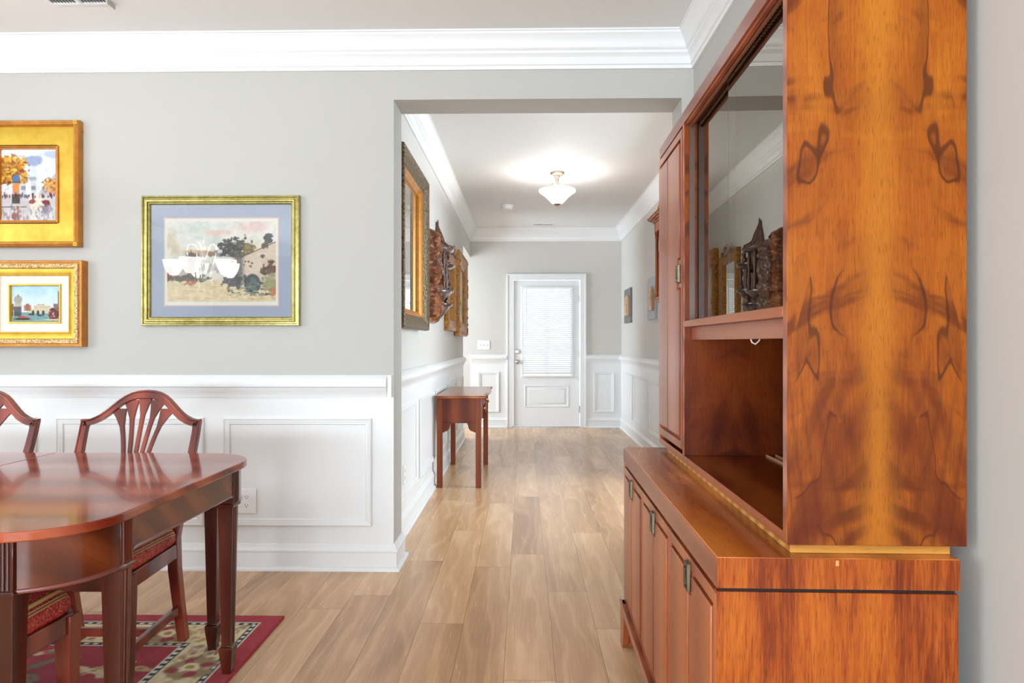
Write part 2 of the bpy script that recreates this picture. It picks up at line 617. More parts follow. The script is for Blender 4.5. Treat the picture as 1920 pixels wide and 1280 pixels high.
# ------------------------------------------------------------------ front door
m_steel = plain('brushed_nickel', lin(190, 186, 180), 0.25, 1.0)
m_glass = M('clear_pane')
gm = m_glass
mixs = gm.n('ShaderNodeMixShader')
tr = gm.n('ShaderNodeBsdfTransparent')
gl = gm.n('ShaderNodeBsdfGlossy')
gl.inputs['Roughness'].default_value = 0.01
fr = gm.n('ShaderNodeFresnel')
fr.inputs[0].default_value = 1.5
gm.nt.links.new(fr.outputs[0], mixs.inputs[0])
gm.nt.links.new(tr.outputs[0], mixs.inputs[1])
gm.nt.links.new(gl.outputs[0], mixs.inputs[2])
gm.nt.links.new(mixs.outputs[0], gm.nt.nodes['Material Output'].inputs[0])
m_glass = gm.m

door = bpy.data.objects.new('door_1', None)
COL.objects.link(door)
door.location = (0.305, YD, 0)
door['kind'] = 'structure'
dm = lambda a, b, h: (a - 0.305, -h, b)
q = MB()
for pts in ([(-0.243, 0), (-0.162, 0), (-0.162, 2.035), (-0.243, 2.116)], [(0.853, 0), (0.772, 0), (0.772, 2.035), (0.853, 2.116)], [(-0.243, 2.116), (0.853, 2.116), (0.772, 2.035), (-0.162, 2.035)]):
    q.prism(pts, dm, 0, 0.022)
for pts in ([(-0.243, 0), (-0.222, 0), (-0.222, 2.095), (-0.243, 2.116)], [(0.853, 0), (0.832, 0), (0.832, 2.095), (0.853, 2.116)], [(-0.243, 2.116), (0.853, 2.116), (0.832, 2.095), (-0.222, 2.095)]):
    q.prism(pts, dm, 0.02, 0.030)
q.prism([(-0.175, 0), (-0.158, 0), (-0.158, 2.035), (-0.175, 2.05)], dm, 0, -0.12)
q.prism([(0.785, 0), (0.768, 0), (0.768, 2.035), (0.785, 2.05)], dm, 0, -0.12)
q.prism([(-0.175, 2.05), (0.785, 2.05), (0.768, 2.034), (-0.158, 2.034)], dm, 0, -0.12)
q.obj('door_frame', m_trim, door, bevel=0.003)
MB().prism([(-0.158, 0.0), (0.768, 0.0), (0.768, 0.014), (-0.158, 0.014)], dm, 0.012, -0.12).obj('threshold', m_steel, door, bevel=0.003)
# slab with glazed opening and a raised lower panel
gx0, gx1, gz0, gz1 = -0.005, 0.64, 0.725, 1.91
q = MB()
q.prism([(-0.153, 0.018), (gx0, 0.018), (gx0, 2.03), (-0.153, 2.03)], dm, -0.012, -0.056)
q.prism([(gx1, 0.018), (0.763, 0.018), (0.763, 2.03), (gx1, 2.03)], dm, -0.012, -0.056)
q.prism([(gx0, 0.018), (gx1, 0.018), (gx1, gz0), (gx0, gz0)], dm, -0.012, -0.056)
q.prism([(gx0, gz1), (gx1, gz1), (gx1, 2.03), (gx0, 2.03)], dm, -0.012, -0.056)
q.obj('slab', m_door, door)
MB().frame(dm, gx0 - 0.045, gx1 + 0.045, gz0 - 0.045, gz1 + 0.045, [(0, -0.012), (0.003, -0.004), (0.012, 0.0), (0.03, -0.002), (0.045, -0.008), (0.05, -0.03)]).obj('glazing_bead', m_door, door)
q = MB().frame(dm, 0.0, 0.62, 0.275, 0.585, [(0, -0.0121), (0.004, -0.006), (0.016, -0.004), (0.024, -0.010), (0.032, -0.013)])
q.frame(dm, 0.045, 0.575, 0.32, 0.54, [(0, -0.0121), (0.02, -0.004)])
q.prism([(0.065, 0.34), (0.555, 0.34), (0.555, 0.52), (0.065, 0.52)], dm, -0.006, -0.004)
q.obj('raised_panel', m_door, door)
MB().prism([(gx0, gz0), (gx1, gz0), (gx1, gz1), (gx0, gz1)], dm, -0.034, -0.040).obj('glass_pane', m_glass, door)
MB().box(-0.004, 0.026, 0.041, 0.055, gz0, gz1).obj('glazing_bar', m_door, door)
mb_ = M('blind_slats')
tr_ = mb_.n('ShaderNodeBsdfTranslucent')
tr_.inputs[0].default_value = (0.93, 0.93, 0.93, 1)
mx_ = mb_.n('ShaderNodeMixShader')
mx_.inputs[0].default_value = 0.07
mb_.nt.links.new(mb_.b.outputs[0], mx_.inputs[1])
mb_.nt.links.new(tr_.outputs[0], mx_.inputs[2])
mb_.nt.links.new(mx_.outputs[0], mb_.nt.nodes['Material Output'].inputs[0])
mb_.set(color=lin(234, 234, 234), rough=0.5)
q = MB()
zz = 0.735
while zz < 1.90:
    for x0, x1 in ((-0.028, 0.664),):
        q.prism([(0.004, zz), (0.018, zz + 0.0274), (0.0185, zz + 0.0274), (0.0045, zz)], lambda a, b_, h: (h - 0.305, -a - 0.002, b_), x0, x1)
    zz += 0.0285
bl = q.obj('blind', mb_.m, door)
MB().box(-0.035 - 0.305, 0.672 - 0.305, -0.032, -0.001, 1.905, 1.935).obj('head_rail', m_door, bl, bevel=0.002)
MB().box(-0.030 - 0.305, 0.667 - 0.305, -0.026, -0.004, 0.70, 0.718).obj('bottom_rail', m_door, bl, bevel=0.002)
MB().tube([(0.03 - 0.305, -0.036, 1.91), (0.03 - 0.305, -0.036, 1.25)], 0.004, 8).obj('tilt_wand', plain('wand_plastic', lin(200, 200, 200), 0.3), bl)
q = MB().lathe([(0.0, -0.062), (0.014, -0.062), (0.022, -0.058), (0.028, -0.050), (0.027, -0.042), (0.014, -0.034), (0.012, -0.018), (0.031, -0.014), (0.032, -0.008), (0.032, 0.0), (0, 0.0)], (-0.095 - 0.305, 0.012, 0.905), 24, 'y')
q.obj('door_knob', m_steel, door)
MB().lathe([(0.0, -0.03), (0.018, -0.03), (0.022, -0.024), (0.030, -0.020), (0.031, 0.0), (0, 0.0)], (-0.095 - 0.305, 0.012, 1.045), 24, 'y').obj('deadbolt', m_steel, door)
for z in (0.25, 1.02, 1.78):
    MB().lathe([(0, -0.045), (0.007, -0.045), (0.007, 0.045), (0, 0.045)], (0.768 - 0.305, -0.004, z), 12).box(0.755 - 0.305, 0.782 - 0.305, 0.004, 0.008, z - 0.045, z + 0.045).obj('hinge', m_steel, door)

# ------------------------------------------------------------------ switch and outlet plates
m_plate = plain('plate_plastic', lin(240, 240, 238), 0.3)
m_slot = plain('slot_dark', lin(70, 68, 66), 0.6)


def outlet(name, label, mp, a, z, wd, ht, rz=0):
    o = thing(name, label, 'outlet', mp(a, z, 0))
    o_ = Vector(o.location)
    lm = lambda p, q_, h: tuple(Vector(mp(p, q_, h)) - o_)
    MB().prism([(a - wd / 2, z - ht / 2), (a + wd / 2, z - ht / 2), (a + wd / 2, z + ht / 2), (a - wd / 2, z + ht / 2)], lm, 0.004, 0.010).obj('cover_plate', m_plate, o, bevel=0.002)
    for dz in (-0.022, 0.022):
        r = MB().prism([(a + 0.017 * math.cos(t), z + dz + 0.0135 * math.sin(t)) for t in [2 * PI * i / 20 for i in range(20)]], lm, 0.009, 0.0115).obj('receptacle', m_plate, o)
        s_ = MB()
        for dx, hh in ((-0.007, 0.0045), (0.007, 0.0035)):
            s_.prism([(a + dx - 0.0013, z + dz - hh + 0.003), (a + dx + 0.0013, z + dz - hh + 0.003), (a + dx + 0.0013, z + dz + hh + 0.003), (a + dx - 0.0013, z + dz + hh + 0.003)], lm, 0.0112, 0.0119)
        s_.prism([(a + 0.0028 * math.cos(t), z + dz - 0.007 + 0.0028 * math.sin(t)) for t in [2 * PI * i / 10 for i in range(10)]], lm, 0.0112, 0.0119)
        s_.obj('slots', m_slot, r)
    return o


outlet('wall_outlet', 'white double outlet low on the wainscot panel beside the dining table', back, -1.432, 0.352, 0.100, 0.128)
outlet('wall_outlet', 'white outlet on the hall wainscot just past the opening, before the console table', hleft, 4.19, 0.36, 0.09, 0.12)
o = thing('light_switch', 'white three-gang light switch plate left of the front door', 'light switch', end(-0.56, 1.137, 0))
lm = lambda a, b_, h: (a + 0.56, -h, b_ - 1.137)
MB().prism([(-0.645, 1.076), (-0.475, 1.076), (-0.475, 1.198), (-0.645, 1.198)], lm, 0, 0.007).obj('cover_plate', m_plate, o, bevel=0.003)
for a in (-0.606, -0.56, -0.514):
    MB().prism([(a - 0.005, 1.127), (a + 0.005, 1.127), (a + 0.004, 1.147), (a - 0.004, 1.147)], lm, 0.006, 0.016).obj('toggle', plain('toggle_plastic', lin(206, 204, 200), 0.4), o, bevel=0.001)

# ------------------------------------------------------------------ ceiling fittings
def vent(name, label, x0, x1, y0, y1, split):
    cx, cy = (x0 + x1) / 2, (y0 + y1) / 2
    o = thing(name, label, 'vent', (cx, cy, HC))
    hx, hy = (x1 - x0) / 2, (y1 - y0) / 2
    mp = lambda a, b_, h: (a, b_, -h)
    MB().frame(mp, -hx, hx, -hy, hy, [(0, 0), (0.002, 0.006), (0.026, 0.010), (0.028, 0.002)]).obj('frame', m_trim, o)
    MB().box(-hx + 0.02, hx - 0.02, -hy + 0.02, hy - 0.02, -0.0025, -0.0005).obj('duct_opening', plain('vent_dark', lin(105, 105, 105), 0.9), o)
    q = MB()
    n = int((2 * hx - 0.056) / 0.013)
    for i in range(n):
        a = -hx + 0.03 + i * (2 * hx - 0.06) / (n - 1)
        q.prism([(a - 0.003, -0.003), (a + 0.003, -0.011), (a + 0.004, -0.010), (a - 0.002, -0.003)], lambda p, z, h: (p, h, z), -hy + 0.026, hy - 0.026)
    q.box(-0.008, 0.008, -hy + 0.02, hy - 0.02, -0.012, -0.002)
    q.obj('louvres', m_trim, o)
    return o


dv = vent('ceiling_vent', 'white ceiling vent of the dining area, cut by the top edge of the photo', -2.20, -1.885, 2.97, 3.135, True)
MB().box(0.145, 0.15, 0.02, 0.075, -0.03, -0.006).obj('damper_lever', m_steel, dv)
vent('ceiling_vent', 'small ceiling vent in the hall just before the front door wall', 0.09, 0.41, 8.98, 9.14, True)
o = thing('smoke_detector', 'round white smoke detector on the hall ceiling left of the lamp', 'smoke detector', (-0.19, 7.80, HC))
MB().lathe([(0, -0.002), (0.072, -0.002), (0.072, -0.012), (0.066, -0.016), (0, -0.016)], n=36).obj('base', m_trim, o)
MB().lathe([(0, -0.016), (0.062, -0.016), (0.062, -0.024), (0.058, -0.026), (0.058, -0.034), (0.054, -0.046), (0.036, -0.052), (0, -0.052)], n=36).obj('cover', plain('detector_white', lin(232, 232, 230), 0.4), o)

# semi-flush lamp in the hall
m_bronze = plain('brushed_bronze_nickel', lin(178, 160, 146), 0.3, 0.85)
ms = M('frosted_glass_shade')
ms.set(color=lin(255, 252, 246), rough=0.4, emit=(1.0, 0.965, 0.90, 1), emit_s=0.7)
tr_ = ms.n('ShaderNodeBsdfTranslucent')
tr_.inputs[0].default_value = (0.95, 0.93, 0.9, 1)
mx_ = ms.n('ShaderNodeMixShader')
mx_.inputs[0].default_value = 0.85
ms.nt.links.new(ms.b.outputs[0], mx_.inputs[1])
ms.nt.links.new(tr_.outputs[0], mx_.inputs[2])
ms.nt.links.new(mx_.outputs[0], ms.nt.nodes['Material Output'].inputs[0])
lamp = thing('ceiling_lamp', 'lit frosted-glass bowl ceiling lamp with nickel stem in the hall', 'ceiling lamp', (0.305, 6.31, HC))
MB().lathe([(0, 0), (0.066, 0), (0.068, -0.008), (0.06, -0.02), (0.04, -0.026), (0.018, -0.03), (0.014, -0.036), (0, -0.036)], n=36).obj('canopy', m_bronze, lamp)
q = MB()
for t in (0, 2 * PI / 3, 4 * PI / 3):
    pts = []
    for i in range(9):
        u = i / 8
        r = 0.030 - 0.022 * math.sin(PI * min(1, u * 1.05)) + 0.018 * u * u
        pts.append((r * math.cos(t + 0.6), r * math.sin(t + 0.6), -0.025 - 0.135 * u))
    q.tube(pts, 0.0055, 8)
q.obj('stem', m_bronze, lamp)
sh = MB().lathe([(0.158, -0.158), (0.168, -0.163), (0.170, -0.172), (0.160, -0.186), (0.132, -0.204), (0.104, -0.228), (0.078, -0.256), (0.052, -0.282), (0.028, -0.290), (0.028, -0.286), (0.05, -0.277), (0.075, -0.251), (0.100, -0.223), (0.128, -0.199), (0.155, -0.181), (0.163, -0.171), (0.158, -0.165)], n=48).obj('shade', ms.m, lamp)
MB().lathe([(0, -0.278), (0.03, -0.284), (0.034, -0.292), (0.026, -0.302), (0.010, -0.308), (0.005, -0.322), (0.009, -0.330), (0.006, -0.337), (0, -0.338)], n=24).obj('finial', m_bronze, lamp)
for t in (0.15, 0.15 + 2 * PI / 3, 0.15 + 4 * PI / 3):
    c_, s_ = math.cos(t), math.sin(t)
    pts = [(r * c_, r * s_, z) for r, z in ((0.05, -0.160), (0.095, -0.160), (0.100, -0.150), (0.103, -0.132), (0.115, -0.122), (0.128, -0.130), (0.133, -0.146), (0.142, -0.160), (0.158, -0.166))]
    MB().tube(pts, 0.0045, 8).obj('arm', m_bronze, lamp)
pl = bpy.data.lights.new('lamp_bulbs', 'POINT')
pl.energy = 210
pl.color = (1, 0.97, 0.95)
pl.shadow_soft_size = 0.055
po = bpy.data.objects.new('lamp_bulbs', pl)
po.location = (0.305, 6.31, HC - 0.19)
COL.objects.link(po)

# ------------------------------------------------------------------ paintings (python-painted canvases)
m_canvas = M('painted_canvas')
m_canvas.set(color=m_canvas.attr('paint'), rough=0.65, spec=0.25)
m_canvas = m_canvas.m


def vnoise(ny, nx, cy, cx, rng, octv=3):
    out = np.zeros((ny, nx))
    amp, tot = 1.0, 0
    for _ in range(octv):
        g = rng.random((cy + 2, cx + 2))
        yy = np.linspace(0, cy, ny)
        xx = np.linspace(0, cx, nx)
        y0 = yy.astype(int)
        x0 = xx.astype(int)
        fy = (yy - y0)[:, None]
        fx = (xx - x0)[None, :]
        fy = fy * fy * (3 - 2 * fy)
        fx = fx * fx * (3 - 2 * fx)
        a = g[np.ix_(y0, x0)] * (1 - fx) + g[np.ix_(y0, x0 + 1)] * fx
        b_ = g[np.ix_(y0 + 1, x0)] * (1 - fx) + g[np.ix_(y0 + 1, x0 + 1)] * fx
        out += amp * (a * (1 - fy) + b_ * fy)
        tot += amp
        amp *= 0.55
        cy, cx = cy * 2, cx * 2
    return out / tot


def canvas(nx, ny):
    V, U = np.meshgrid(np.linspace(0, 1, ny), np.linspace(0, 1, nx), indexing='ij')
    return np.zeros((ny, nx, 3)), U, V


def lay(img, mask, col):
    m_ = np.clip(mask, 0, 1)[..., None]
    c = np.asarray(col, dtype=float)
    img[:] = img * (1 - m_) + c * m_


def soft(d, w_=0.02):
    return np.clip(0.5 - d / w_, 0, 1)


def ell(U, V, cx, cy, rx, ry, n=None, k=0.5, w_=0.15):
    d = np.sqrt(((U - cx) / rx) ** 2 + ((V - cy) / ry) ** 2) - 1
    if n is not None:
        d = d + (n - 0.5) * k * 2
    return soft(d, w_)


def rect(U, V, x0, x1, y0, y1, w_=0.012):
    d = np.maximum(np.maximum(x0 - U, U - x1), np.maximum(y0 - V, V - y1))
    return soft(d, w_)


def daubs(img, U, V, n, xr, yr, rx, ry, cols, rng, alpha=0.8):
    for _ in range(n):
        cx, cy = rng.uniform(*xr), rng.uniform(*yr)
        c = np.array(cols[rng.integers(len(cols))], float) + rng.normal(0, 8, 3)
        lay(img, ell(U, V, cx, cy, rx * rng.uniform(0.5, 1.4), ry * rng.uniform(0.5, 1.4), w_=0.5) * alpha, c)


def paint_village():
    rng = np.random.default_rng(3)
    img, U, V = canvas(260, 186)
    n1 = vnoise(186, 260, 5, 7, rng, 4)
    n2 = vnoise(186, 260, 24, 32, rng, 3)
    img[:] = np.array([219, 214, 201]) + (n1[..., None] - 0.5) * np.array([46, 30, 30])
    lay(img, ell(U, V, 0.25, 0.9, 0.3, 0.16, n1, 0.6, 0.8) * 0.5, (206, 215, 206))
    lay(img, ell(U, V, 0.47, 0.86, 0.14, 0.035, n1, 0.8, 0.6) * 0.7, (229, 190, 175))
    lay(img, ell(U, V, 0.80, 0.93, 0.14, 0.06, n1, 0.8, 0.7) * 0.6, (226, 182, 174))
    lay(img, ell(U, V, 0.30, 0.62, 0.12, 0.03, n1, 0.6, 0.6) * 0.7, (222, 165, 110))
    lay(img, ell(U, V, 0.78, 0.60, 0.14, 0.10, n1, 0.6, 0.6) * 0.6, (231, 205, 158))
    lay(img, ell(U, V, 0.05, 0.75, 0.06, 0.14, n1, 0.9, 0.8) * 0.5, (205, 180, 140))
    gr = soft(V - 0.27 + (n1 - 0.5) * 0.1, 0.1)
    lay(img, gr, (214, 197, 158))
    lay(img, gr * soft(V - 0.2, 0.1) * n2, (226, 205, 170))
    # left row of houses and dark bank
    lay(img, rect(U, V, 0.18, 0.27, 0.30, 0.60, 0.03) * 0.9, (118, 107, 98))
    lay(img, rect(U, V, 0.02, 0.17, 0.30, 0.52, 0.05) * (0.35 + 0.5 * n2), (178, 160, 140))
    lay(img, ell(U, V, 0.22, 0.56, 0.04, 0.07, n2, 0.6, 0.3), (104, 96, 92))
    for x in np.linspace(0.19, 0.27, 5):
        lay(img, rect(U, V, x, x + 0.006, 0.3, 0.5, 0.01) * 0.6, (70, 66, 66))
    lay(img, ell(U, V, 0.16, 0.285, 0.2, 0.045, n2, 0.9, 0.4) * 0.85, (92, 82, 76))
    lay(img, ell(U, V, 0.03, 0.37, 0.04, 0.06, n2, 0.9, 0.4) * 0.8, (140, 70, 62))
    lay(img, ell(U, V, 0.21, 0.235, 0.05, 0.03, n2, 0.9, 0.5) * 0.7, (190, 110, 84))
    lay(img, ell(U, V, 0.36, 0.60, 0.1, 0.04, n2, 0.9, 0.3) * 0.8, (130, 100, 82))
    lay(img, ell(U, V, 0.46, 0.60, 0.035, 0.05, n2, 0.9, 0.3) * 0.9, (116, 104, 98))
    lay(img, ell(U, V, 0.40, 0.42, 0.14, 0.05, n2, 0.9, 0.4) * 0.6, (165, 160, 150))
    # big tree
    lay(img, ell(U, V, 0.63, 0.64, 0.13, 0.13, n2, 1.1, 0.25), (74, 76, 74))
    daubs(img, U, V, 90, (0.52, 0.72), (0.55, 0.78), 0.012, 0.014, [(60, 62, 60), (92, 95, 84), (120, 116, 100), (54, 58, 64)], rng, 0.8)
    lay(img, ell(U, V, 0.75, 0.64, 0.06, 0.07, n2, 0.9, 0.3), (152, 130, 74))
    daubs(img, U, V, 30, (0.70, 0.8), (0.57, 0.7), 0.010, 0.013, [(170, 140, 80), (120, 108, 70), (100, 100, 80)], rng)
    # house wall on the right, sloping roof line
    wl = soft(V - (0.56 + (U - 0.70) * 0.60), 0.012) * soft(0.695 - U, 0.01) * soft(0.18 - V, 0.05)
    lay(img, wl, np.array([222, 205, 182]))
    lay(img, wl * np.clip(n2 - 0.45, 0, 1) * 1.6, (196, 160, 140))
    lay(img, soft(abs(V - (0.565 + (U - 0.70) * 0.60)) - 0.006, 0.012) * soft(0.70 - U, 0.01), (84, 78, 70))
    lay(img, rect(U, V, 0.62, 0.70, 0.22, 0.57, 0.04) * 0.85, (112, 106, 98))
    lay(img, ell(U, V, 0.925, 0.79, 0.035, 0.065, n2, 1.0, 0.3), (58, 62, 60))
    lay(img, ell(U, V, 0.90, 0.70, 0.03, 0.05, n2, 1.0, 0.4), (96, 92, 72))
    for (x, y) in ((0.72, 0.5), (0.75, 0.5), (0.78, 0.48), (0.77, 0.44), (0.71, 0.46), (0.875, 0.565), (0.88, 0.55), (0.89, 0.57)):
        lay(img, ell(U, V, x, y, 0.012, 0.014, n2, 0.8, 0.5), (112, 92, 84))
    # arch and shrubs
    lay(img, ell(U, V, 0.785, 0.22, 0.075, 0.125, None, 0, 0.15), (72, 84, 84))
    lay(img, ell(U, V, 0.785, 0.20, 0.055, 0.10, n2, 0.6, 0.3) * 0.8, (104, 122, 112))
    lay(img, ell(U, V, 0.95, 0.42, 0.06, 0.09, n2, 0.9, 0.3), (110, 76, 62))
    lay(img, ell(U, V, 0.90, 0.36, 0.05, 0.04, n2, 0.9, 0.3), (86, 70, 64))
    lay(img, ell(U, V, 0.95, 0.22, 0.09, 0.13, n2, 0.9, 0.4), (160, 156, 116))
    lay(img, ell(U, V, 0.97, 0.13, 0.05, 0.05, n2, 0.9, 0.4), (190, 122, 82))
    lay(img, ell(U, V, 0.62, 0.26, 0.09, 0.08, n2, 1.1, 0.3) * 0.9, (88, 86, 92))
    daubs(img, U, V, 80, (0.56, 0.95), (0.08, 0.26), 0.016, 0.008, [(70, 80, 96), (104, 116, 110), (130, 126, 96), (60, 62, 74)], rng, 0.7)
    daubs(img, U, V, 70, (0.02, 0.9), (0.02, 0.2), 0.03, 0.005, [(226, 206, 164), (200, 178, 130), (232, 216, 186), (212, 160, 110)], rng, 0.6)
    img += (n2[..., None] - 0.5) * 26
    return img


def paint_boulevard():
    rng = np.random.default_rng(5)
    img, U, V = canvas(150, 200)
    n1 = vnoise(200, 150, 6, 5, rng, 4)
    n2 = vnoise(200, 150, 30, 24, rng, 3)
    img[:] = np.array([214, 220, 234]) + (n1[..., None] - 0.5) * np.array([50, 44, 30])
    lay(img, ell(U, V, 0.58, 0.84, 0.15, 0.06, n1, 0.8, 0.4), (150, 160, 190))
    lay(img, ell(U, V, 0.88, 0.92, 0.14, 0.05, n1, 0.8, 0.5), (172, 182, 208))
    lay(img, rect(U, V, 0, 1, 0, 0.36, 0.05), np.array([204, 200, 202]))
    lay(img, ell(U, V, 0.62, 0.2, 0.12, 0.2, n1, 0.5, 0.5), (226, 222, 208))
    lay(img, rect(U, V, 0.36, 0.62, 0.38, 0.62, 0.02), (200, 206, 212))
    lay(img, rect(U, V, 0.42, 0.63, 0.56, 0.61, 0.02) * 0.7, (142, 150, 152))
    lay(img, rect(U, V, 0.36, 0.62, 0.43, 0.485, 0.02) * 0.8, (120, 124, 132))
    lay(img, ell(U, V, 0.49, 0.45, 0.05, 0.13, None, 0, 0.3), (226, 226, 228))
    lay(img, soft((0.44 + (U - 0.7) * 0.35) * 0 + V - (0.42 + (U - 0.7) * 0.9), 0.02) * soft(0.70 - U, 0.05) * soft(0.36 - V, 0.03), (178, 176, 190))
    lay(img, ell(U, V, 0.16, 0.70, 0.26, 0.19, n2, 0.9, 0.2), (168, 112, 42))
    daubs(img, U, V, 170, (0.0, 0.44), (0.52, 0.88), 0.035, 0.022, [(206, 152, 56), (226, 180, 82), (150, 92, 34), (120, 76, 36), (190, 130, 50)], rng, 0.85)
    lay(img, ell(U, V, 0.90, 0.49, 0.14, 0.09, n2, 0.9, 0.3), (176, 130, 66))
    daubs(img, U, V, 40, (0.78, 1.0), (0.43, 0.56), 0.03, 0.016, [(214, 166, 90), (140, 96, 48), (236, 170, 110)], rng)
    lay(img, rect(U, V, 0.84, 1.0, 0.36, 0.42, 0.03) * 0.8, (222, 144, 108))
    lay(img, rect(U, V, 0.21, 0.33, 0.26, 0.55, 0.02), (206, 140, 96))
    lay(img, ell(U, V, 0.27, 0.47, 0.04, 0.04, None, 0, 0.4), (236, 140, 60))
    lay(img, rect(U, V, 0.20, 0.34, 0.24, 0.37, 0.02), (86, 78, 70))
    lay(img, ell(U, V, 0.27, 0.585, 0.075, 0.055, None, 0, 0.2), (84, 112, 160))
    lay(img, rect(U, V, 0.19, 0.35, 0.53, 0.545, 0.01), (70, 76, 96))
    for _ in range(46):
        x = rng.uniform(0.02, 0.98)
        h_ = rng.uniform(0.025, 0.06)
        lay(img, ell(U, V, x, 0.345 + rng.normal(0, 0.01), 0.012, h_ * 0.6, None, 0, 0.4) * 0.85, [(70, 66, 84), (150, 70, 70), (60, 60, 70), (214, 160, 130)][rng.integers(4)])
    lay(img, rect(U, V, 0.0, 0.46, 0.188, 0.2, 0.012) * 0.9, (92, 72, 78))
    lay(img, ell(U, V, 0.27, 0.10, 0.07, 0.09, n2, 0.7, 0.4) * 0.8, (136, 84, 76))
    lay(img, ell(U, V, 0.80, 0.25, 0.07, 0.04, n2, 0.6, 0.3), (134, 60, 60))
    lay(img, ell(U, V, 0.56, 0.27, 0.05, 0.03, n2, 0.6, 0.3), (150, 90, 88))
    lay(img, ell(U, V, 0.80, 0.17, 0.1, 0.05, n2, 0.9, 0.4) * 0.7, (120, 112, 126))
    daubs(img, U, V, 120, (0.0, 1.0), (0.0, 0.2), 0.016, 0.03, [(170, 180, 204), (226, 226, 232), (150, 128, 124), (206, 198, 190), (120, 116, 140)], rng, 0.55)
    img += (n2[..., None] - 0.5) * 22
    return img


def paint_canal():
    rng = np.random.default_rng(9)
    img, U, V = canvas(150, 118)
    n1 = vnoise(118, 150, 5, 6, rng, 3)
    n2 = vnoise(118, 150, 22, 28, rng, 3)
    sky = np.array([168, 202, 226]) * V[..., None] + np.array([232, 230, 222]) * (1 - V[..., None])
    img[:] = sky + (n1[..., None] - 0.5) * 24
    lay(img, rect(U, V, 0, 1, 0, 0.26, 0.03), (112, 146, 146))
    daubs(img, U, V, 90, (0.2, 0.85), (0.02, 0.25), 0.03, 0.008, [(90, 130, 134), (150, 180, 176), (124, 160, 152)], rng, 0.6)
    lay(img, rect(U, V, 0.45, 0.80, 0.36, 0.46, 0.02), (206, 190, 158))
    lay(img, rect(U, V, 0.52, 0.68, 0.45, 0.49, 0.02), (176, 168, 152))
    lay(img, ell(U, V, 0.60, 0.30, 0.30, 0.08, None, 0, 0.2), (196, 182, 152))
    for x in np.linspace(0.47, 0.78, 12):
        lay(img, rect(U, V, x, x + 0.01, 0.39, 0.42, 0.01) * 0.8, (116, 106, 96))
    for x in (0.44, 0.54, 0.65):
        lay(img, ell(U, V, x, 0.24, 0.028, 0.075, None, 0, 0.2), (62, 70, 74))
    lay(img, rect(U, V, 0.25, 0.40, 0.30, 0.46, 0.02), (168, 120, 96))
    lay(img, rect(U, V, 0.29, 0.36, 0.32, 0.50, 0.02), (150, 100, 84))
    lay(img, rect(U, V, 0.06, 0.20, 0.40, 0.62, 0.02), (178, 170, 150))
    lay(img, ell(U, V, 0.13, 0.62, 0.085, 0.11, None, 0, 0.15), (160, 156, 142))
    lay(img, rect(U, V, 0.12, 0.14, 0.70, 0.76, 0.02), (110, 106, 100))
    lay(img, rect(U, V, 0.03, 0.20, 0.20, 0.42, 0.03), (92, 92, 100))
    lay(img, rect(U, V, 0.0, 0.04, 0.15, 0.50, 0.02), (130, 100, 80))
    lay(img, rect(U, V, 0.95, 1.0, 0.25, 0.85, 0.02), (140, 96, 92))
    lay(img, rect(U, V, 0.86, 0.96, 0.2, 0.50, 0.03), (120, 104, 102))
    lay(img, ell(U, V, 0.88, 0.22, 0.13, 0.16, n2, 0.6, 0.3), (112, 62, 62))
    daubs(img, U, V, 40, (0.76, 1.0), (0.05, 0.36), 0.02, 0.02, [(90, 54, 56), (150, 96, 90), (200, 170, 150), (70, 50, 56)], rng)
    lay(img, ell(U, V, 0.24, 0.12, 0.12, 0.035, n2, 0.5, 0.4), (176, 84, 70))
    lay(img, ell(U, V, 0.22, 0.07, 0.17, 0.03, None, 0, 0.3), (64, 58, 60))
    lay(img, ell(U, V, 0.09, 0.2, 0.10, 0.06, n2, 0.6, 0.4), (76, 82, 84))
    lay(img, ell(U, V, 0.58, 0.17, 0.05, 0.02, None, 0, 0.3), (60, 56, 60))
    lay(img, ell(U, V, 0.40, 0.20, 0.06, 0.025, None, 0, 0.3), (66, 70, 78))
    lay(img, rect(U, V, 0.03, 0.045, 0.14, 0.32, 0.015) * 0.8, (220, 216, 204))
    lay(img, ell(U, V, 0.85, 0.05, 0.2, 0.015, None, 0, 0.4) * 0.8, (220, 206, 186))
    img += (n2[..., None] - 0.5) * 20
    return img


def gold(name, a, b_, scale=30, rough=0.32, metal=0.75):
    m = M(name)
    f = m.noise(m.co(), scale, 5, 0.65)
    f2 = m.noise(m.co(), scale * 0.25, 3)
    col = m.ramp(f * 0.6 + f2 * 0.4, [(0.3, a), (0.7, b_)])
    m.bump(f, 0.12, 0.003)
    return m.set(color=col, rough=rough, metal=metal)


m_gold = gold('gilt_leaf', lin(190, 146, 36), lin(222, 188, 76), 14, 0.42, 0.55)
m_gold_dark = gold('gilt_ochre_edge', lin(168, 104, 36), lin(205, 142, 60), 30, 0.4, 0.45)
m_olive_gold = gold('olive_gilt', lin(132, 122, 66), lin(188, 176, 112), 60, 0.32, 0.75)
m_mat_blue = plain('blue_grey_mat', lin(165, 171, 186), 0.8, nscale=120, namp=0.03)
m_cream = plain('cream_paper', lin(229, 222, 210), 0.8, nscale=60, namp=0.015)
m_liner = plain('pink_cream_liner', lin(226, 216, 206), 0.8, nscale=50, namp=0.02)
m_pink = plain('rose_mat_edge', lin(216, 188, 176), 0.8)


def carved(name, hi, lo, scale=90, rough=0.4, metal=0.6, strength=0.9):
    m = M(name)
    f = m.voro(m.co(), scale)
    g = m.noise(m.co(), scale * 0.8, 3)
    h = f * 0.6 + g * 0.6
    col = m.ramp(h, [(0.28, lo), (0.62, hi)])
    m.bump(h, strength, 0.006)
    return m.set(color=col, rough=rough, metal=metal)


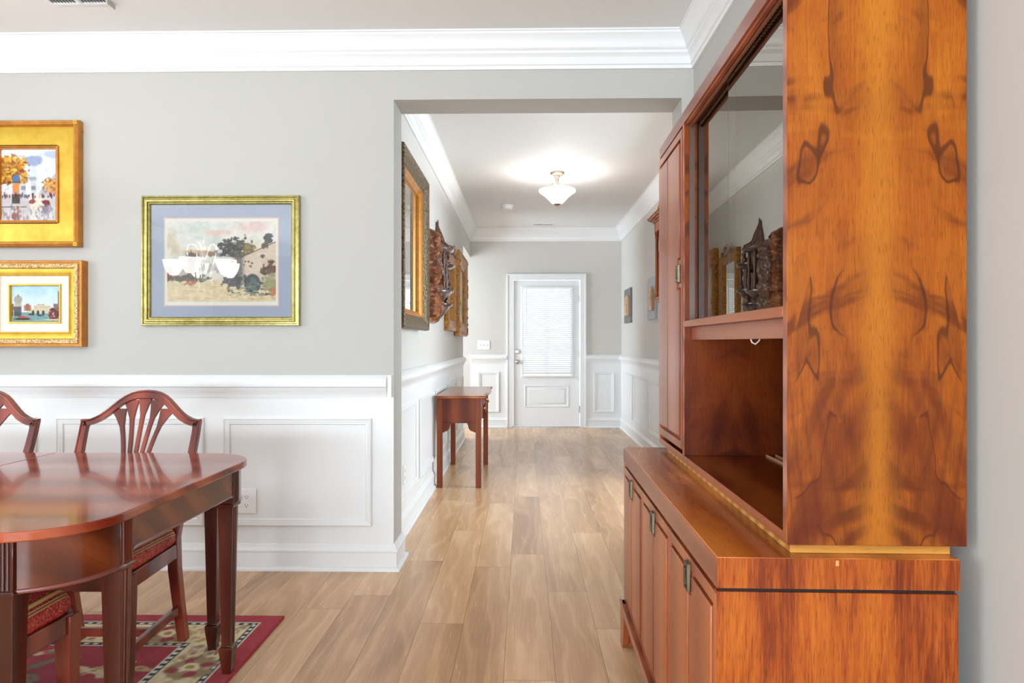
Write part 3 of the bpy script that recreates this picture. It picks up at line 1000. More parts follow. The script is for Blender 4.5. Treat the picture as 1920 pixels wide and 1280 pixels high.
m_gilt_carved = carved('gilt_carved_band', lin(222, 184, 128), lin(120, 84, 60), 130, 0.4, 0.5)


def pic_mp(cx, cz):
    """local mapping for a picture on the dining back wall whose root sits at (cx, YW, cz)"""
    return lambda a, b_, h: (a - cx, -h, b_ - cz)


def shrink(v, d, c=0.0):
    return c + (v - c) * (YW - d) / YW


# framed village print with blue mat
cx, cz = -1.564, 1.59
o = thing('framed_picture', 'village landscape print with wide blue-grey mat in a thin greenish gold frame', 'picture', (cx, YW, cz))
mp = pic_mp(cx, cz)
MB().frame(mp, -1.972, -1.153, 1.256, 1.926, [(0.002, 0.0), (0, 0.022), (0.003, 0.030), (0.010, 0.031), (0.013, 0.025), (0.020, 0.026), (0.024, 0.033), (0.032, 0.031), (0.035, 0.022), (0.041, 0.022), (0.044, 0.018), (0.046, 0.010)]).obj('frame', m_olive_gold, o, smooth=25)
MB().prism([(-1.930, 1.298), (-1.196, 1.298), (-1.196, 1.884), (-1.930, 1.884)], mp, 0.006, 0.009).obj('mat_board', m_mat_blue, o)
MB().frame(mp, -1.862, -1.263, 1.357, 1.815, [(0, 0.009), (0, 0.0108), (0.006, 0.0102), (0.006, 0.009)]).obj('mat_edge', m_pink, o)
MB().prism([(-1.857, 1.362), (-1.268, 1.362), (-1.268, 1.810), (-1.857, 1.810)], mp, 0.008, 0.0094).obj('paper', m_cream, o)
grid_painting('print', mp, -1.845, -1.280, 1.381, 1.794, paint_village(), m_canvas, o, 0.0099)
gp = M('picture_glass')
mx = gp.n('ShaderNodeMixShader')
t1 = gp.n('ShaderNodeBsdfTransparent')
g1 = gp.n('ShaderNodeBsdfGlossy')
g1.inputs['Roughness'].default_value = 0.0
f1 = gp.n('ShaderNodeFresnel')
f1.inputs[0].default_value = 1.62
gp.nt.links.new(f1.outputs[0], mx.inputs[0])
gp.nt.links.new(t1.outputs[0], mx.inputs[1])
gp.nt.links.new(g1.outputs[0], mx.inputs[2])
gp.nt.links.new(mx.outputs[0], gp.nt.nodes['Material Output'].inputs[0])
MB().prism([(-1.928, 1.300), (-1.198, 1.300), (-1.198, 1.882), (-1.928, 1.882)], mp, 0.0145, 0.0165).obj('glass', gp.m, o)

# big gilt frame with the boulevard painting
cx, cz = -2.57, 1.987
o = thing('framed_picture', 'upper wide flat gilt frame holding a small tree-lined boulevard painting', 'picture', (cx, YW, cz))
mp = pic_mp(cx, cz)
fr_ = MB().frame(mp, -2.853, -2.287, 1.660, 2.314, [(0.003, 0.0), (0, 0.030), (0.003, 0.042), (0.008, 0.046), (0.014, 0.043), (0.018, 0.046), (0.024, 0.046), (0.028, 0.041), (0.030, 0.030), (0.032, 0.022)]).obj('frame', m_gold_dark, o, smooth=25)
MB().frame(mp, -2.826, -2.314, 1.688, 2.286, [(0, 0.024), (0.006, 0.026), (0.085, 0.022), (0.095, 0.023), (0.097, 0.010)]).obj('gilt_panel', m_gold, o, smooth=25)
MB().frame(mp, -2.726, -2.402, 1.786, 2.186, [(0, 0.020), (0.002, 0.030), (0.008, 0.032), (0.012, 0.026), (0.016, 0.026), (0.018, 0.014)]).obj('inner_moulding', m_gold_dark, o, smooth=25)
for a in (-2.841, -2.302):
    for b_ in (1.674, 2.300):
        MB().prism([(a - 0.010, b_ - 0.010), (a + 0.010, b_ - 0.010), (a + 0.010, b_ + 0.010), (a - 0.010, b_ + 0.010)], mp, 0.040, 0.050).blob(mp(a, b_, 0.05), 0.005, 1).obj('corner_block', m_gold, fr_, bevel=0.002)
grid_painting('canvas', mp, -2.712, -2.416, 1.800, 2.172, paint_boulevard(), m_canvas, o, 0.016)
MB().tube([mp(-2.288, 2.255, 0.02), mp(-2.276, 2.256, 0.02)], 0.002, 6).obj('frame_pin', m_steel, fr_)

# lower gilt frame with canal painting
cx, cz = -2.525, 1.37
o = thing('framed_picture', 'lower gilt frame with carved band and cream liner around a small canal painting', 'picture', (cx, YW, cz))
mp = pic_mp(cx, cz)
MB().frame(mp, -2.785, -2.265, 1.148, 1.591, [(0.0, 0.0), (0, 0.050), (0.003, 0.052), (0.008, 0.052), (0.010, 0.046), (0.016, 0.046), (0.02, 0.04)]).obj('frame', m_gold_dark, o, smooth=25)
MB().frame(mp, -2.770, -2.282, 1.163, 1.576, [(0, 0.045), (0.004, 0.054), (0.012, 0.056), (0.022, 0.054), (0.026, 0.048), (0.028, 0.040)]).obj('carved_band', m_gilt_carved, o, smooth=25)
MB().frame(mp, -2.745, -2.307, 1.188, 1.551, [(0, 0.042), (0.008, 0.042), (0.028, 0.034), (0.030, 0.038), (0.036, 0.036), (0.038, 0.024)]).obj('gilt_panel', m_gold, o, smooth=25)
MB().frame(mp, -2.709, -2.343, 1.224, 1.515, [(0, 0.026), (0.045, 0.024)]).obj('liner', m_liner, o, smooth=0)
MB().frame(mp, -2.664, -2.388, 1.268, 1.473, [(0, 0.023), (0.002, 0.031), (0.008, 0.031), (0.011, 0.024), (0.012, 0.016)]).obj('inner_moulding', m_gold, o, smooth=25)
grid_painting('canvas', mp, -2.653, -2.399, 1.279, 1.462, paint_canal(), m_canvas, o, 0.0175)

# ------------------------------------------------------------------ woods
m_mahog = wood('mahogany', lin(46, 14, 8), lin(78, 28, 16), lin(108, 44, 26), along='z', across='x', freq=40, rough=0.26, coat=0.4, pores=0.3, warp=0.6)
m_mahog_x = wood('mahogany_long', lin(104, 34, 18), lin(140, 58, 34), lin(166, 82, 50), along='x', across='y', freq=30, rough=0.15, coat=0.3, pores=0.25, warp=0.7, coat_rough=0.05)
m_apron = wood('mahogany_apron', lin(66, 25, 12), lin(96, 42, 20), lin(124, 62, 32), along='x', across='z', freq=40, rough=0.24, coat=0.5, pores=0.3, warp=0.6)
m_bead = plain('mahogany_bead', lin(112, 58, 50), 0.22, coat=0.5)
m_dark = plain('shadow_gap', lin(26, 12, 8), 0.8)

# ------------------------------------------------------------------ rug
def paint_rug(x0, x1, y0, y1, step):
    rng = np.random.default_rng(11)
    nx, ny = int((x1 - x0) / step), int((y1 - y0) / step)
    Xg = np.linspace(x0, x1, nx)
    Yg = np.linspace(y0, y1, ny)
    img = np.zeros((ny, nx, 3))
    YY, XX = np.meshgrid(Yg, Xg, indexing='ij')
    dx = np.minimum(XX - x0, x1 - XX)
    dy = np.minimum(YY - y0, y1 - YY)
    d = np.minimum(dx, dy)
    run = np.where(dx < dy, YY, XX)
    n2 = vnoise(ny, nx, 60, 90, rng, 2)
    RED, CREAM, BLACK, WHITE = (166, 34, 48), (226, 206, 158), (40, 42, 38), (228, 224, 204)
    img[:] = RED
    lay(img, (d > 0.070) * 1.0, WHITE)
    chk = ((run / 0.036) % 1.0) < 0.5
    lay(img, (d > 0.075) * 1.0, BLACK)
    lay(img, ((d > 0.079) & (d < 0.094) & chk) * 1.0, WHITE)
    lay(img, (d > 0.099) * 1.0, CREAM)
    lay(img, ((d > 0.270)) * 1.0, BLACK)
    lay(img, ((d > 0.273) & (d < 0.289) & chk) * 1.0, WHITE)
    lay(img, (d > 0.292) * 1.0, WHITE)
    lay(img, (d > 0.297) * 1.0, RED)

    def spot(cx, cy, rx, ry, col, n=0.25, al=1.0, rot=0.0):
        m_ = max(rx, ry) * 1.8
        i0, i1 = np.searchsorted(Xg, cx - m_), np.searchsorted(Xg, cx + m_)
        j0, j1 = np.searchsorted(Yg, cy - m_), np.searchsorted(Yg, cy + m_)
        if i1 <= i0 or j1 <= j0:
            return
        sub = img[j0:j1, i0:i1]
        a, b_ = XX[j0:j1, i0:i1] - cx, YY[j0:j1, i0:i1] - cy
        u, v = a * math.cos(rot) + b_ * math.sin(rot), -a * math.sin(rot) + b_ * math.cos(rot)
        dd = np.sqrt((u / rx) ** 2 + (v / ry) ** 2) - 1 + (n2[j0:j1, i0:i1] - 0.5) * n * 2
        lay(sub, soft(dd, 0.25) * al, col)

    BROWN, OLIVE, GREY, PINK = (150, 124, 84), (124, 122, 92), (140, 138, 130), (200, 150, 130)
    centres = [(x1 - 0.175, y) for y in np.arange(y1 - 0.465, y0, -0.44)] + [(x0 + 0.175, y) for y in np.arange(y1 - 0.465, y0, -0.44)]
    centres += [(x, y) for y in (y1 - 0.185, y0 + 0.185) for x in np.arange(x1 - 0.40, x0 + 0.2, -0.44)]
    for cx_, cy_ in centres:
        spot(cx_, cy_, 0.088, 0.088, BROWN, 0.35)
        for k in range(4):
            t = k * PI / 2 + 0.4
            spot(cx_ + 0.052 * math.cos(t), cy_ + 0.052 * math.sin(t), 0.024, 0.020, (150, 38, 44), 0.6, 1, t)
        spot(cx_, cy_, 0.040, 0.036, CREAM, 0.5)
        spot(cx_, cy_, 0.018, 0.016, (160, 130, 80), 0.3)
    for i in range(520):
        if rng.random() < 0.5:
            cx_, cy_ = (x1 - rng.uniform(0.115, 0.255), rng.uniform(y0 + 0.1, y1 - 0.11)) if rng.random() < 0.75 else (x0 + rng.uniform(0.115, 0.255), rng.uniform(y0 + 0.1, y1 - 0.11))
        else:
            cx_, cy_ = rng.uniform(x0 + 0.1, x1 - 0.11), (y1 - rng.uniform(0.115, 0.255) if rng.random() < 0.75 else y0 + rng.uniform(0.115, 0.255))
        if min((cx_ - a) ** 2 + (cy_ - b_) ** 2 for a, b_ in centres) < 0.0110:
            continue
        c = [OLIVE, GREY, (188, 148, 92), PINK, (150, 50, 52), (206, 176, 116), BROWN][rng.integers(7)]
        spot(cx_, cy_, rng.uniform(0.010, 0.026), rng.uniform(0.005, 0.013), c, 0.5, 0.85, rng.uniform(0, PI))
    for i in range(260):
        cx_, cy_ = rng.uniform(x0 + 0.34, x1 - 0.34), rng.uniform(y0 + 0.34, y1 - 0.34)
        c = [CREAM, CREAM, (206, 176, 116), OLIVE, (60, 56, 50), PINK][rng.integers(6)]
        spot(cx_, cy_, rng.uniform(0.025, 0.075), rng.uniform(0.012, 0.03), c, 0.8, 0.95, rng.normal(0.5, 0.5))
        spot(cx_ + 0.01, cy_, 0.014, 0.007, [BROWN, (150, 40, 44), OLIVE][rng.integers(3)], 0.5, 0.9)
    img += (n2[..., None] - 0.5) * 22 + rng.normal(0, 5, (ny, nx, 1))
    img[:] = img * np.where(((d * 160) % 1.0 < 0.16) & (d < 0.07), 0.86, 1.0)[..., None]
    return img


RX0, RX1, RY0, RY1 = -3.64, -1.018, 1.22, 2.885
m_rug = plain('red_rug_edge', lin(160, 32, 46), 0.95, nscale=200, namp=0.1)
mp_ = M('rug_pile')
mp_.bump(mp_.noise(mp_.co(), 420, 2), 0.5, 0.004)
mp_.set(color=mp_.attr('paint'), rough=0.95, spec=0.1, sheen=0.15)
rug = MB().box(RX0, RX1, RY0, RY1, 0.0, 0.0098).obj('area_rug', m_rug, bevel=0.004, seg=3)
tag(rug, 'red and cream floral area rug lying under the dining table', 'rug')
grid_painting('pile', lambda a, b_, h: (a, b_, h), RX0 + 0.004, RX1 - 0.004, RY0 + 0.004, RY1 - 0.004, paint_rug(RX0, RX1, RY0, RY1, 0.006), mp_.m, rug, 0.0102)

# ------------------------------------------------------------------ dining table
TX, TY, TL, TW, TZ = -2.33, 2.055, 1.33, 0.555, 0.745
table = thing('dining_table', 'long glossy mahogany dining table with rounded corners and spade-footed legs on the rug', 'table', (TX, TY, 0))


def corner_pts(hx, hy, r, sx, sy, n=14):
    """quarter arc of the corner in quadrant (sx,sy), from the x side to the y side"""
    return [(sx * (hx - r + r * math.cos(t)), sy * (hy - r + r * math.sin(t))) for t in [PI / 2 * i / n for i in range(n + 1)]]


def table_end(s):
    hx, hy, r = TL, TW, 0.205
    a = corner_pts(hx, hy, r, s, 1)
    b_ = corner_pts(hx, hy, r, s, -1)
    pts = [(s * 0.5208, -hy)] + b_[::-1] + a + [(s * 0.5208, hy)]
    if s < 0:
        pts = pts[::-1]
    flat = lambda p, q_, h: (p, q_, h)
    return MB().prism(pts, flat, TZ - 0.024, TZ).obj('tabletop', m_mahog_x, table, bevel=0.004, seg=3, smooth=40)


table_end(1)
table_end(-1)
for s in (1, -1):
    x0, x1 = (0.0008, 0.5196) if s > 0 else (-0.5196, -0.0008)
    MB().box(x0, x1, -TW, TW, TZ - 0.024, TZ).obj('leaf', m_mahog_x, table, bevel=0.002)
AT = TZ - 0.024
IN = 0.016


def shaped_apron(p0, p1, nrm):
    """straight apron from p0 to p1 (plan) with bracketed ends; nrm = outward direction"""
    p0, p1, nv = Vector(p0), Vector(p1), Vector(nrm)
    L = (p1 - p0).length
    u = (p1 - p0) / L
    zb, zt = 0.637, 0.612
    low = [(0, zt)] + [(0.012 + 0.045 * (1 - math.cos(t)), zt + (zb - zt) * math.sin(t)) for t in [PI / 2 * i / 8 for i in range(9)]]
    prof = low + [(L - a, z) for a, z in low[::-1]]
    mp = lambda a, z, h: (p0.x + u.x * a + nv.x * h, p0.y + u.y * a + nv.y * h, z)
    ap = MB().prism([(0, AT)] + prof + [(L, AT)], mp, -0.022, 0).obj('apron', m_apron, table, smooth=40)
    MB().tube([mp(a, z, -0.002) for a, z in prof], 0.0055, 8).obj('bead', m_bead, ap)


ex, ey = TL - IN, TW - IN
for s in (1, -1):
    shaped_apron((s * ex, -0.335), (s * ex, 0.335), (s, 0))
    shaped_apron((-1.13, s * ey), (1.13, s * ey), (0, s))
    for s2 in (1, -1):
        arc = corner_pts(ex, ey, 0.20, s, s2, 18)
        inn = corner_pts(ex - 0.02, ey - 0.02, 0.18, s, s2, 18)
        rings = [[(a[0], a[1], AT), (a[0], a[1], 0.603), (c[0], c[1], 0.603), (c[0], c[1], AT)] for a, c in zip(arc, inn)]
        ap = MB().loops(rings).obj('apron', m_apron, table, smooth=40)
        MB().tube([(a[0], a[1], 0.605) for a in arc], 0.0055, 8).obj('bead', m_bead, ap)


def table_leg(lx, ly, ox, oy):
    q = MB()
    q.bars([((lx, ly, 0.600), 0.0275), ((lx, ly, AT), 0.0275)])
    q.bars([((lx, ly, 0.0105), 0.0145), ((lx, ly, 0.090), 0.0235), ((lx, ly, 0.104), 0.0235), ((lx, ly, 0.108), 0.017), ((lx, ly, 0.590), 0.0255), ((lx, ly, 0.600), 0.0255)])
    q.bars([((lx, ly, 0.594), 0.029), ((lx, ly, 0.599), 0.032), ((lx, ly, 0.604), 0.032), ((lx, ly, 0.609), 0.029)])
    lg = q.obj('leg', m_mahog, table, bevel=0.0015)
    r = MB()
    for k in (-0.016, -0.0055, 0.0055, 0.016):
        if ox:
            r.tube([(lx + ox * 0.0275, ly + k, 0.612), (lx + ox * 0.0275, ly + k, AT - 0.001)], 0.0042, 8)
        if oy:
            r.tube([(lx + k, ly + oy * 0.0275, 0.612), (lx + k, ly + oy * 0.0275, AT - 0.001)], 0.0042, 8)
        t0 = 0.0255
        if ox and abs(k) < 0.01:
            r.tube([(lx + ox * 0.0255, ly + k, 0.592), (lx + ox * 0.0175, ly + k * 0.8, 0.12)], [0.0035, 0.002], 6)
    r.obj('reeding', m_mahog, lg)


for sx in (1, -1):
    for sy in (1, -1):
        table_leg(sx * 1.288, sy * 0.328, sx, 0)
        table_leg(sx * 1.152, sy * 0.512, 0, sy)

# ------------------------------------------------------------------ dining chairs
m_chair = wood('chair_mahogany', lin(78, 24, 15), lin(118, 44, 29), lin(152, 68, 47), along='z', across='x', freq=46, rough=0.28, coat=0.4, pores=0.25, warp=0.5)
mf = M('striped_brocade')
fx, fy, fz = mf.sep(mf.co())
t = fx.abs() + (0.475 - fz).max(0.0) * 1.0
ph = (t / 0.098 + 0.33).fract()
fl = mf.noise(mf.comb(fx * 42, fy * 42, fz * 42), 1.0, 2, 0.5, 2.0)
fl2 = mf.noise(mf.comb(fx * 60 + 5, fy * 60, fz * 60), 1.0, 2, 0.5, 1.5)
scroll = ((fl - 0.5).abs().lt(0.022)).max((fl2 - 0.5).abs().lt(0.018) * 0.6)
redc = mf.mix(scroll * 0.75, lin(172, 22, 40), lin(226, 150, 104))
stripes = mf.ramp(ph, [(0.0, lin(172, 22, 40)), (0.50, lin(110, 70, 40)), (0.53, lin(240, 198, 122)), (0.66, lin(246, 210, 140)), (0.69, lin(110, 46, 34)), (0.72, lin(178, 28, 42)), (0.82, lin(240, 204, 164)), (0.85, lin(140, 106, 58)), (0.94, lin(240, 194, 120)), (0.97, lin(172, 22, 40))], 'CONSTANT')
inred = ph.lt(0.5).max(ph.gt(0.72) * ph.lt(0.82)).max(ph.gt(0.97))
mf.bump(mf.noise(mf.co(), 700, 2), 0.15, 0.001)
m_fabric = mf.set(color=mf.mix(inred, stripes, redc), rough=0.6, spec=0.25)

chair = thing('dining_chair', 'mahogany shield-style dining chair behind the table in front of the blue-matted print', 'chair', (-1.535, 2.43, 0.0102), 0, 'dining chairs with pierced fan splats')


def yb(z):
    return 0.13 + max(0, z - 0.40) * 0.345


def make_chair(root):
    m_ = m_chair
    # back legs that continue as the uprights
    for s in (1, -1):
        pts = [((s * 0.205, 0.212, 0.0), (0.017, 0.017)), ((s * 0.205, 0.175, 0.16), (0.018, 0.018)), ((s * 0.206, 0.145, 0.30), (0.019, 0.020)), ((s * 0.207, yb(0.42), 0.42), (0.019, 0.019)),
               ((s * 0.215, yb(0.56), 0.56), (0.016, 0.014)), ((s * 0.224, yb(0.70), 0.70), (0.0145, 0.0125)), ((s * 0.227, yb(0.80), 0.80), (0.014, 0.012)), ((s * 0.226, yb(0.849), 0.849), (0.014, 0.012))]
        MB().bars(pts).obj('leg', m_, root, bevel=0.003)
    for s in (1, -1):
        MB().bars([((s * 0.226, -0.205, 0.0), 0.0165), ((s * 0.226, -0.205, 0.335), 0.0235), ((s * 0.226, -0.205, 0.395), 0.0235)]).obj('leg', m_, root, bevel=0.002)
    # seat rails
    q = MB()
    q.prism([(-0.205, -0.226), (-0.205, 0.226), (-0.226, 0.226)][:0] or [(-0.203, 0.20), (0.203, 0.20), (0.203, 0.12), (-0.203, 0.12)], lambda a, b_, h: (a, b_ - 0.05, h), 0.345, 0.40)
    for s in (1, -1):
        q.prism([(s * 0.222, -0.205), (s * 0.243, -0.205), (s * 0.224, 0.13), (s * 0.203, 0.13)], lambda a, b_, h: (a, b_, h), 0.345, 0.40)
    q.prism([(-0.226, -0.225), (0.226, -0.225), (0.226, -0.195), (-0.226, -0.195)], lambda a, b_, h: (a, b_, h), 0.345, 0.40)
    q.obj('seat_frame', m_, root, bevel=0.003)
    # cushion: pillow on a trapezoid
    rings = []
    for zi, (z, k) in enumerate(((0.401, 0.90), (0.404, 0.975), (0.418, 1.0), (0.436, 0.995), (0.452, 0.965), (0.465, 0.89), (0.474, 0.74), (0.479, 0.5), (0.481, 0.2))):
        ring = []
        for i in range(48):
            t_ = 2 * PI * i / 48
            ct, st = math.cos(t_), math.sin(t_)
            e = 0.28
            px = abs(ct) ** e * (1 if ct > 0 else -1)
            py = abs(st) ** e * (1 if st > 0 else -1)
            y_ = -0.035 + py * 0.205 * k
            hw = 0.246 - 0.022 * (py + 1) / 2
            ring.append((px * hw * k, y_, z))
        rings.append(ring)
    MB().loops(rings).obj('seat', m_fabric, root, smooth=60)
    # stretchers
    q = MB()
    for s in (1, -1):
        q.loops([[(s * 0.226 - 0.009, -0.205, 0.120), (s * 0.226 + 0.009, -0.205, 0.120), (s * 0.226 + 0.009, -0.205, 0.152), (s * 0.226 - 0.009, -0.205, 0.152)],
                 [(s * 0.205 - 0.009, 0.175, 0.120), (s * 0.205 + 0.009, 0.175, 0.120), (s * 0.205 + 0.009, 0.175, 0.152), (s * 0.205 - 0.009, 0.175, 0.152)]])
    q.box(-0.215, 0.215, -0.045, -0.027, 0.120, 0.150)
    q.obj('stretcher', m_, root, bevel=0.002)
    # camel-back crest rail
    top = [(0.240, 0.0), (0.222, -0.001), (0.205, 0.002), (0.188, 0.009), (0.168, 0.020), (0.148, 0.036), (0.126, 0.056), (0.104, 0.076), (0.082, 0.092), (0.058, 0.104), (0.030, 0.112), (0.0, 0.114)]
    top = top + [(-a, b_) for a, b_ in top[-2::-1]]
    rings, bead = [], []
    for i, (a, b_) in enumerate(top):
        p, n_ = top[max(0, i - 1)], top[min(len(top) - 1, i + 1)]
        d_ = Vector((n_[0] - p[0], n_[1] - p[1])).normalized()
        nn = Vector((d_.y, -d_.x))
        if nn.y < 0:
            nn = -nn
        wd = 0.026 + 0.006 * max(0, 1 - abs(a) / 0.12)
        z1 = 0.853 + b_
        lo = (a - nn.x * wd, z1 - nn.y * wd)
        if i in (0, len(top) - 1):
            lo = (a * 0.89, z1 - 0.028)
        rings.append([(a, yb(z1) - 0.013, z1), (a, yb(z1) + 0.012, z1), (lo[0], yb(lo[1]) + 0.012, lo[1]), (lo[0], yb(lo[1]) - 0.013, lo[1])])
        bead.append((a - nn.x * 0.0045, yb(z1) - 0.0145, z1 - nn.y * 0.0045))
    q = MB().loops(rings)
    q.tube(bead, 0.0042, 8)
    for s in (1, -1):
        q.tube([(s * (0.2365 if z > 0.7 else 0.2365 - (0.7 - z) * 0.07), yb(z) - 0.0125, z) for z in (0.845, 0.80, 0.70, 0.56)], 0.0036, 8)
    q.obj('crest_rail', m_, root, bevel=0.003, smooth=45)
    # pierced fan splat
    q = MB()
    tops = [(-0.102, 0.893), (-0.056, 0.927), (0.0, 0.945), (0.056, 0.927), (0.102, 0.893)]
    for i, (xt, zt) in enumerate(tops):
        xb = (i - 2) * 0.013
        rings = []
        for k in range(15):
            u = k / 14
            z = 0.40 + (zt - 0.40) * u
            x = xb + (xt - xb) * (0.12 * u + 0.30 * u ** 2 + 0.58 * u ** 4)
            hw = 0.0060 + 0.0022 * u + 0.024 * max(0, (u - 0.84) / 0.16) ** 1.5
            y_ = yb(z)
            rings.append([(x - hw, y_ - 0.006, z), (x + hw, y_ - 0.006, z), (x + hw, y_ + 0.006, z), (x - hw, y_ + 0.006, z)])
        q.loops(rings)
    rings = []
    for k in range(19):
        a = -0.118 + 0.236 * k / 18
        zt = 0.853 + np.interp(abs(a), [t_[0] for t_ in top[:12]][::-1], [t_[1] for t_ in top[:12]][::-1]) - 0.024
        zl = zt - 0.010
        rings.append([(a, yb(zl) - 0.0055, zl), (a, yb(zl) + 0.0055, zl), (a, yb(zt) + 0.0055, zt), (a, yb(zt) - 0.0055, zt)])
    q.loops(rings)
    q.obj('splat', m_, root, bevel=0.0015, smooth=45)
    MB().box(-0.2, 0.2, yb(0.42) - 0.01, yb(0.42) + 0.01, 0.385, 0.425).obj('back_rail', m_, root, bevel=0.003)


make_chair(chair)
copy_thing(chair, 'mahogany dining chair behind the table, below the gilt frames, cut by the left photo edge', (-2.192, 2.43, 0.0102))
copy_thing(chair, 'dining chair on the near side of the table, only red striped seat and legs showing', (-1.515, 1.70, 0.0102), PI)

# ------------------------------------------------------------------ sideboard and hutch
W = dict
def flame_veneer(name, book, reds, seed, tone=(0.58, 0.47, 0.20, 1)):
    """book-matched crotch walnut: amber heart, dark curls, wandering contour lines, short pores"""
    m = M(name)
    x, y, z = m.sep(m.co())
    u = (x - book).abs() + y * 0.8
    n0 = m.noise(m.comb(u * 5, z * 2.2, seed), 1.0, 4, 0.55)
    fine = m.noise(m.comb(x * 230, z * 9, 3.0), 1.0, 3, 0.6)
    col = m.ramp(n0 * 0.75 + fine * 0.25, [(0.34, lin(140, 68, 24)), (0.5, lin(188, 106, 38)), (0.64, lin(216, 138, 52))])
    warp = m.noise(m.comb(u * 3, z * 4, seed + 4), 1.0, 3, 0.5)
    curl = m.noise(m.comb(u * 5.0 + warp * 0.8, z * 12 + u * 6 + warp * 2.4, seed + 7), 1.0, 3, 0.5)
    col = m.mix(curl.ss(0.52, 0.66) * (u.ss(0.004, 0.035)) * 0.85, col, lin(112, 54, 26))
    col = m.mix(curl.ss(0.42, 0.22) * 0.5, col, lin(226, 150, 60))
    col = m.mix(u.ss(0.055, 0.0) * 0.55, col, lin(224, 152, 66))
    cf = m.noise(m.comb(u * 11 + warp * 0.4, z * 3.6, seed + 13), 1.0, 2, 0.4)
    zone = u.ss(0.055, 0.085) * u.ss(0.162, 0.15)
    col = m.mix((cf.ss(0.50, 0.56)) * zone * 0.50, col, lin(130, 68, 30))
    col = m.mix(((cf - 0.53).abs().ss(0.012, 0.003)) * zone * 0.75, col, lin(84, 40, 18))
    cf2 = m.noise(m.comb(u * 16, z * 4.5, seed + 21), 1.0, 1, 0.4)
    col = m.mix(cf2.ss(0.64, 0.66) * zone * 0.75, col, lin(198, 116, 44))
    # redder, darker cathedral figure low on the sheet
    low = z.ss(reds, reds - 0.32)
    cath = ((z * 34 - u * u * 900 + n0 * 7).sin() * 0.5 + 0.5)
    patch = m.noise(m.comb(u * 8, z * 5 + u * 8, seed + 30), 1.0, 3, 0.5)
    col = m.mix(low * patch.ss(0.36, 0.62) * u.ss(0.0, 0.04) * 0.9, col, lin(118, 50, 30))
    col = m.mix(low * cath.pow(4.0) * u.ss(0.01, 0.05) * 0.35, col, lin(96, 44, 24))
    pores = m.noise(m.comb(x * 620, z * 40, 5.1), 1.0, 2, 0.5).ss(0.54, 0.70)
    col = m.mix(pores * 0.45, col, lin(92, 42, 18))
    col = m.mix(1.0, col, tone, 'MULTIPLY')
    m.bump(fine, 0.05, 0.002)
    return m.set(color=col, rough=0.40, spec=0.22)


m_flame = flame_veneer('walnut_flame_veneer', 0.172, 0.52, 2.0)
def side_veneer(name):
    """wide-striped walnut with feathered joints where two sheets meet"""
    m = M(name)
    x, y, z = m.sep(m.co())
    a = ((x - 0.112).abs() - 0.127).abs()
    n0 = m.noise(m.comb(a * 14, z * 1.6 - a * 3, 3.3), 1.0, 4, 0.6)
    n1 = m.noise(m.comb(a * 30 - z * 3.2, z * 2.4, 8.1), 1.0, 4, 0.6)
    fine = m.noise(m.comb(x * 240, z * 9, 3.0), 1.0, 3, 0.65)
    f = n0 * 0.55 + n1 * 0.40 + fine * 0.30 - 0.12
    col = m.ramp(f, [(0.37, lin(104, 46, 26)), (0.47, lin(148, 70, 36)), (0.55, lin(184, 98, 44)), (0.68, lin(210, 128, 52))])
    pores = m.noise(m.comb(x * 560, z * 34, 5.1), 1.0, 2, 0.5).ss(0.54, 0.68)
    col = m.mix(pores * 0.5, col, lin(84, 38, 22))
    col = m.mix(1.0, col, (0.72, 0.60, 0.34, 1), 'MULTIPLY')
    m.bump(fine, 0.05, 0.002)
    return m.set(color=col, rough=0.42, spec=0.22)


m_flame_low = side_veneer('walnut_side_veneer')
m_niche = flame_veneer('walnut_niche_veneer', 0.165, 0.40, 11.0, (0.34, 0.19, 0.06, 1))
m_case = wood('walnut_case', lin(124, 54, 26), lin(152, 74, 38), lin(174, 94, 50), along='z', across='y', freq=24, rough=0.3, coat=0.35, pores=0.4, warp=0.35, seed=1.0)
m_caseh = wood('walnut_rail', lin(116, 54, 30), lin(148, 76, 44), lin(170, 98, 60), along='y', across='z', freq=60, rough=0.3, coat=0.35, pores=0.4, warp=0.35, seed=1.0)
m_top = wood('walnut_top', lin(126, 56, 18), lin(178, 94, 34), lin(206, 124, 54), along='y', across='x', freq=26, rough=0.24, coat=0.25, pores=0.5, warp=1.1, seed=4.0, coat_rough=0.08)
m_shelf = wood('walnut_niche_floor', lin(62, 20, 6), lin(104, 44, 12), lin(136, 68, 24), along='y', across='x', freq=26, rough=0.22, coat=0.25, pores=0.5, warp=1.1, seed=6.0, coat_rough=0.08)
m_oak = wood('oak_plinth', lin(166, 104, 36), lin(204, 142, 62), lin(226, 172, 92), along='x', across='z', freq=110, rough=0.4, coat=0.1, pores=0.8, warp=0.3)
m_brass = plain('aged_brass', lin(92, 80, 62), 0.36, 0.85, 60, 0.2)
m_pale = plain('worn_edge', lin(200, 140, 84), 0.45)

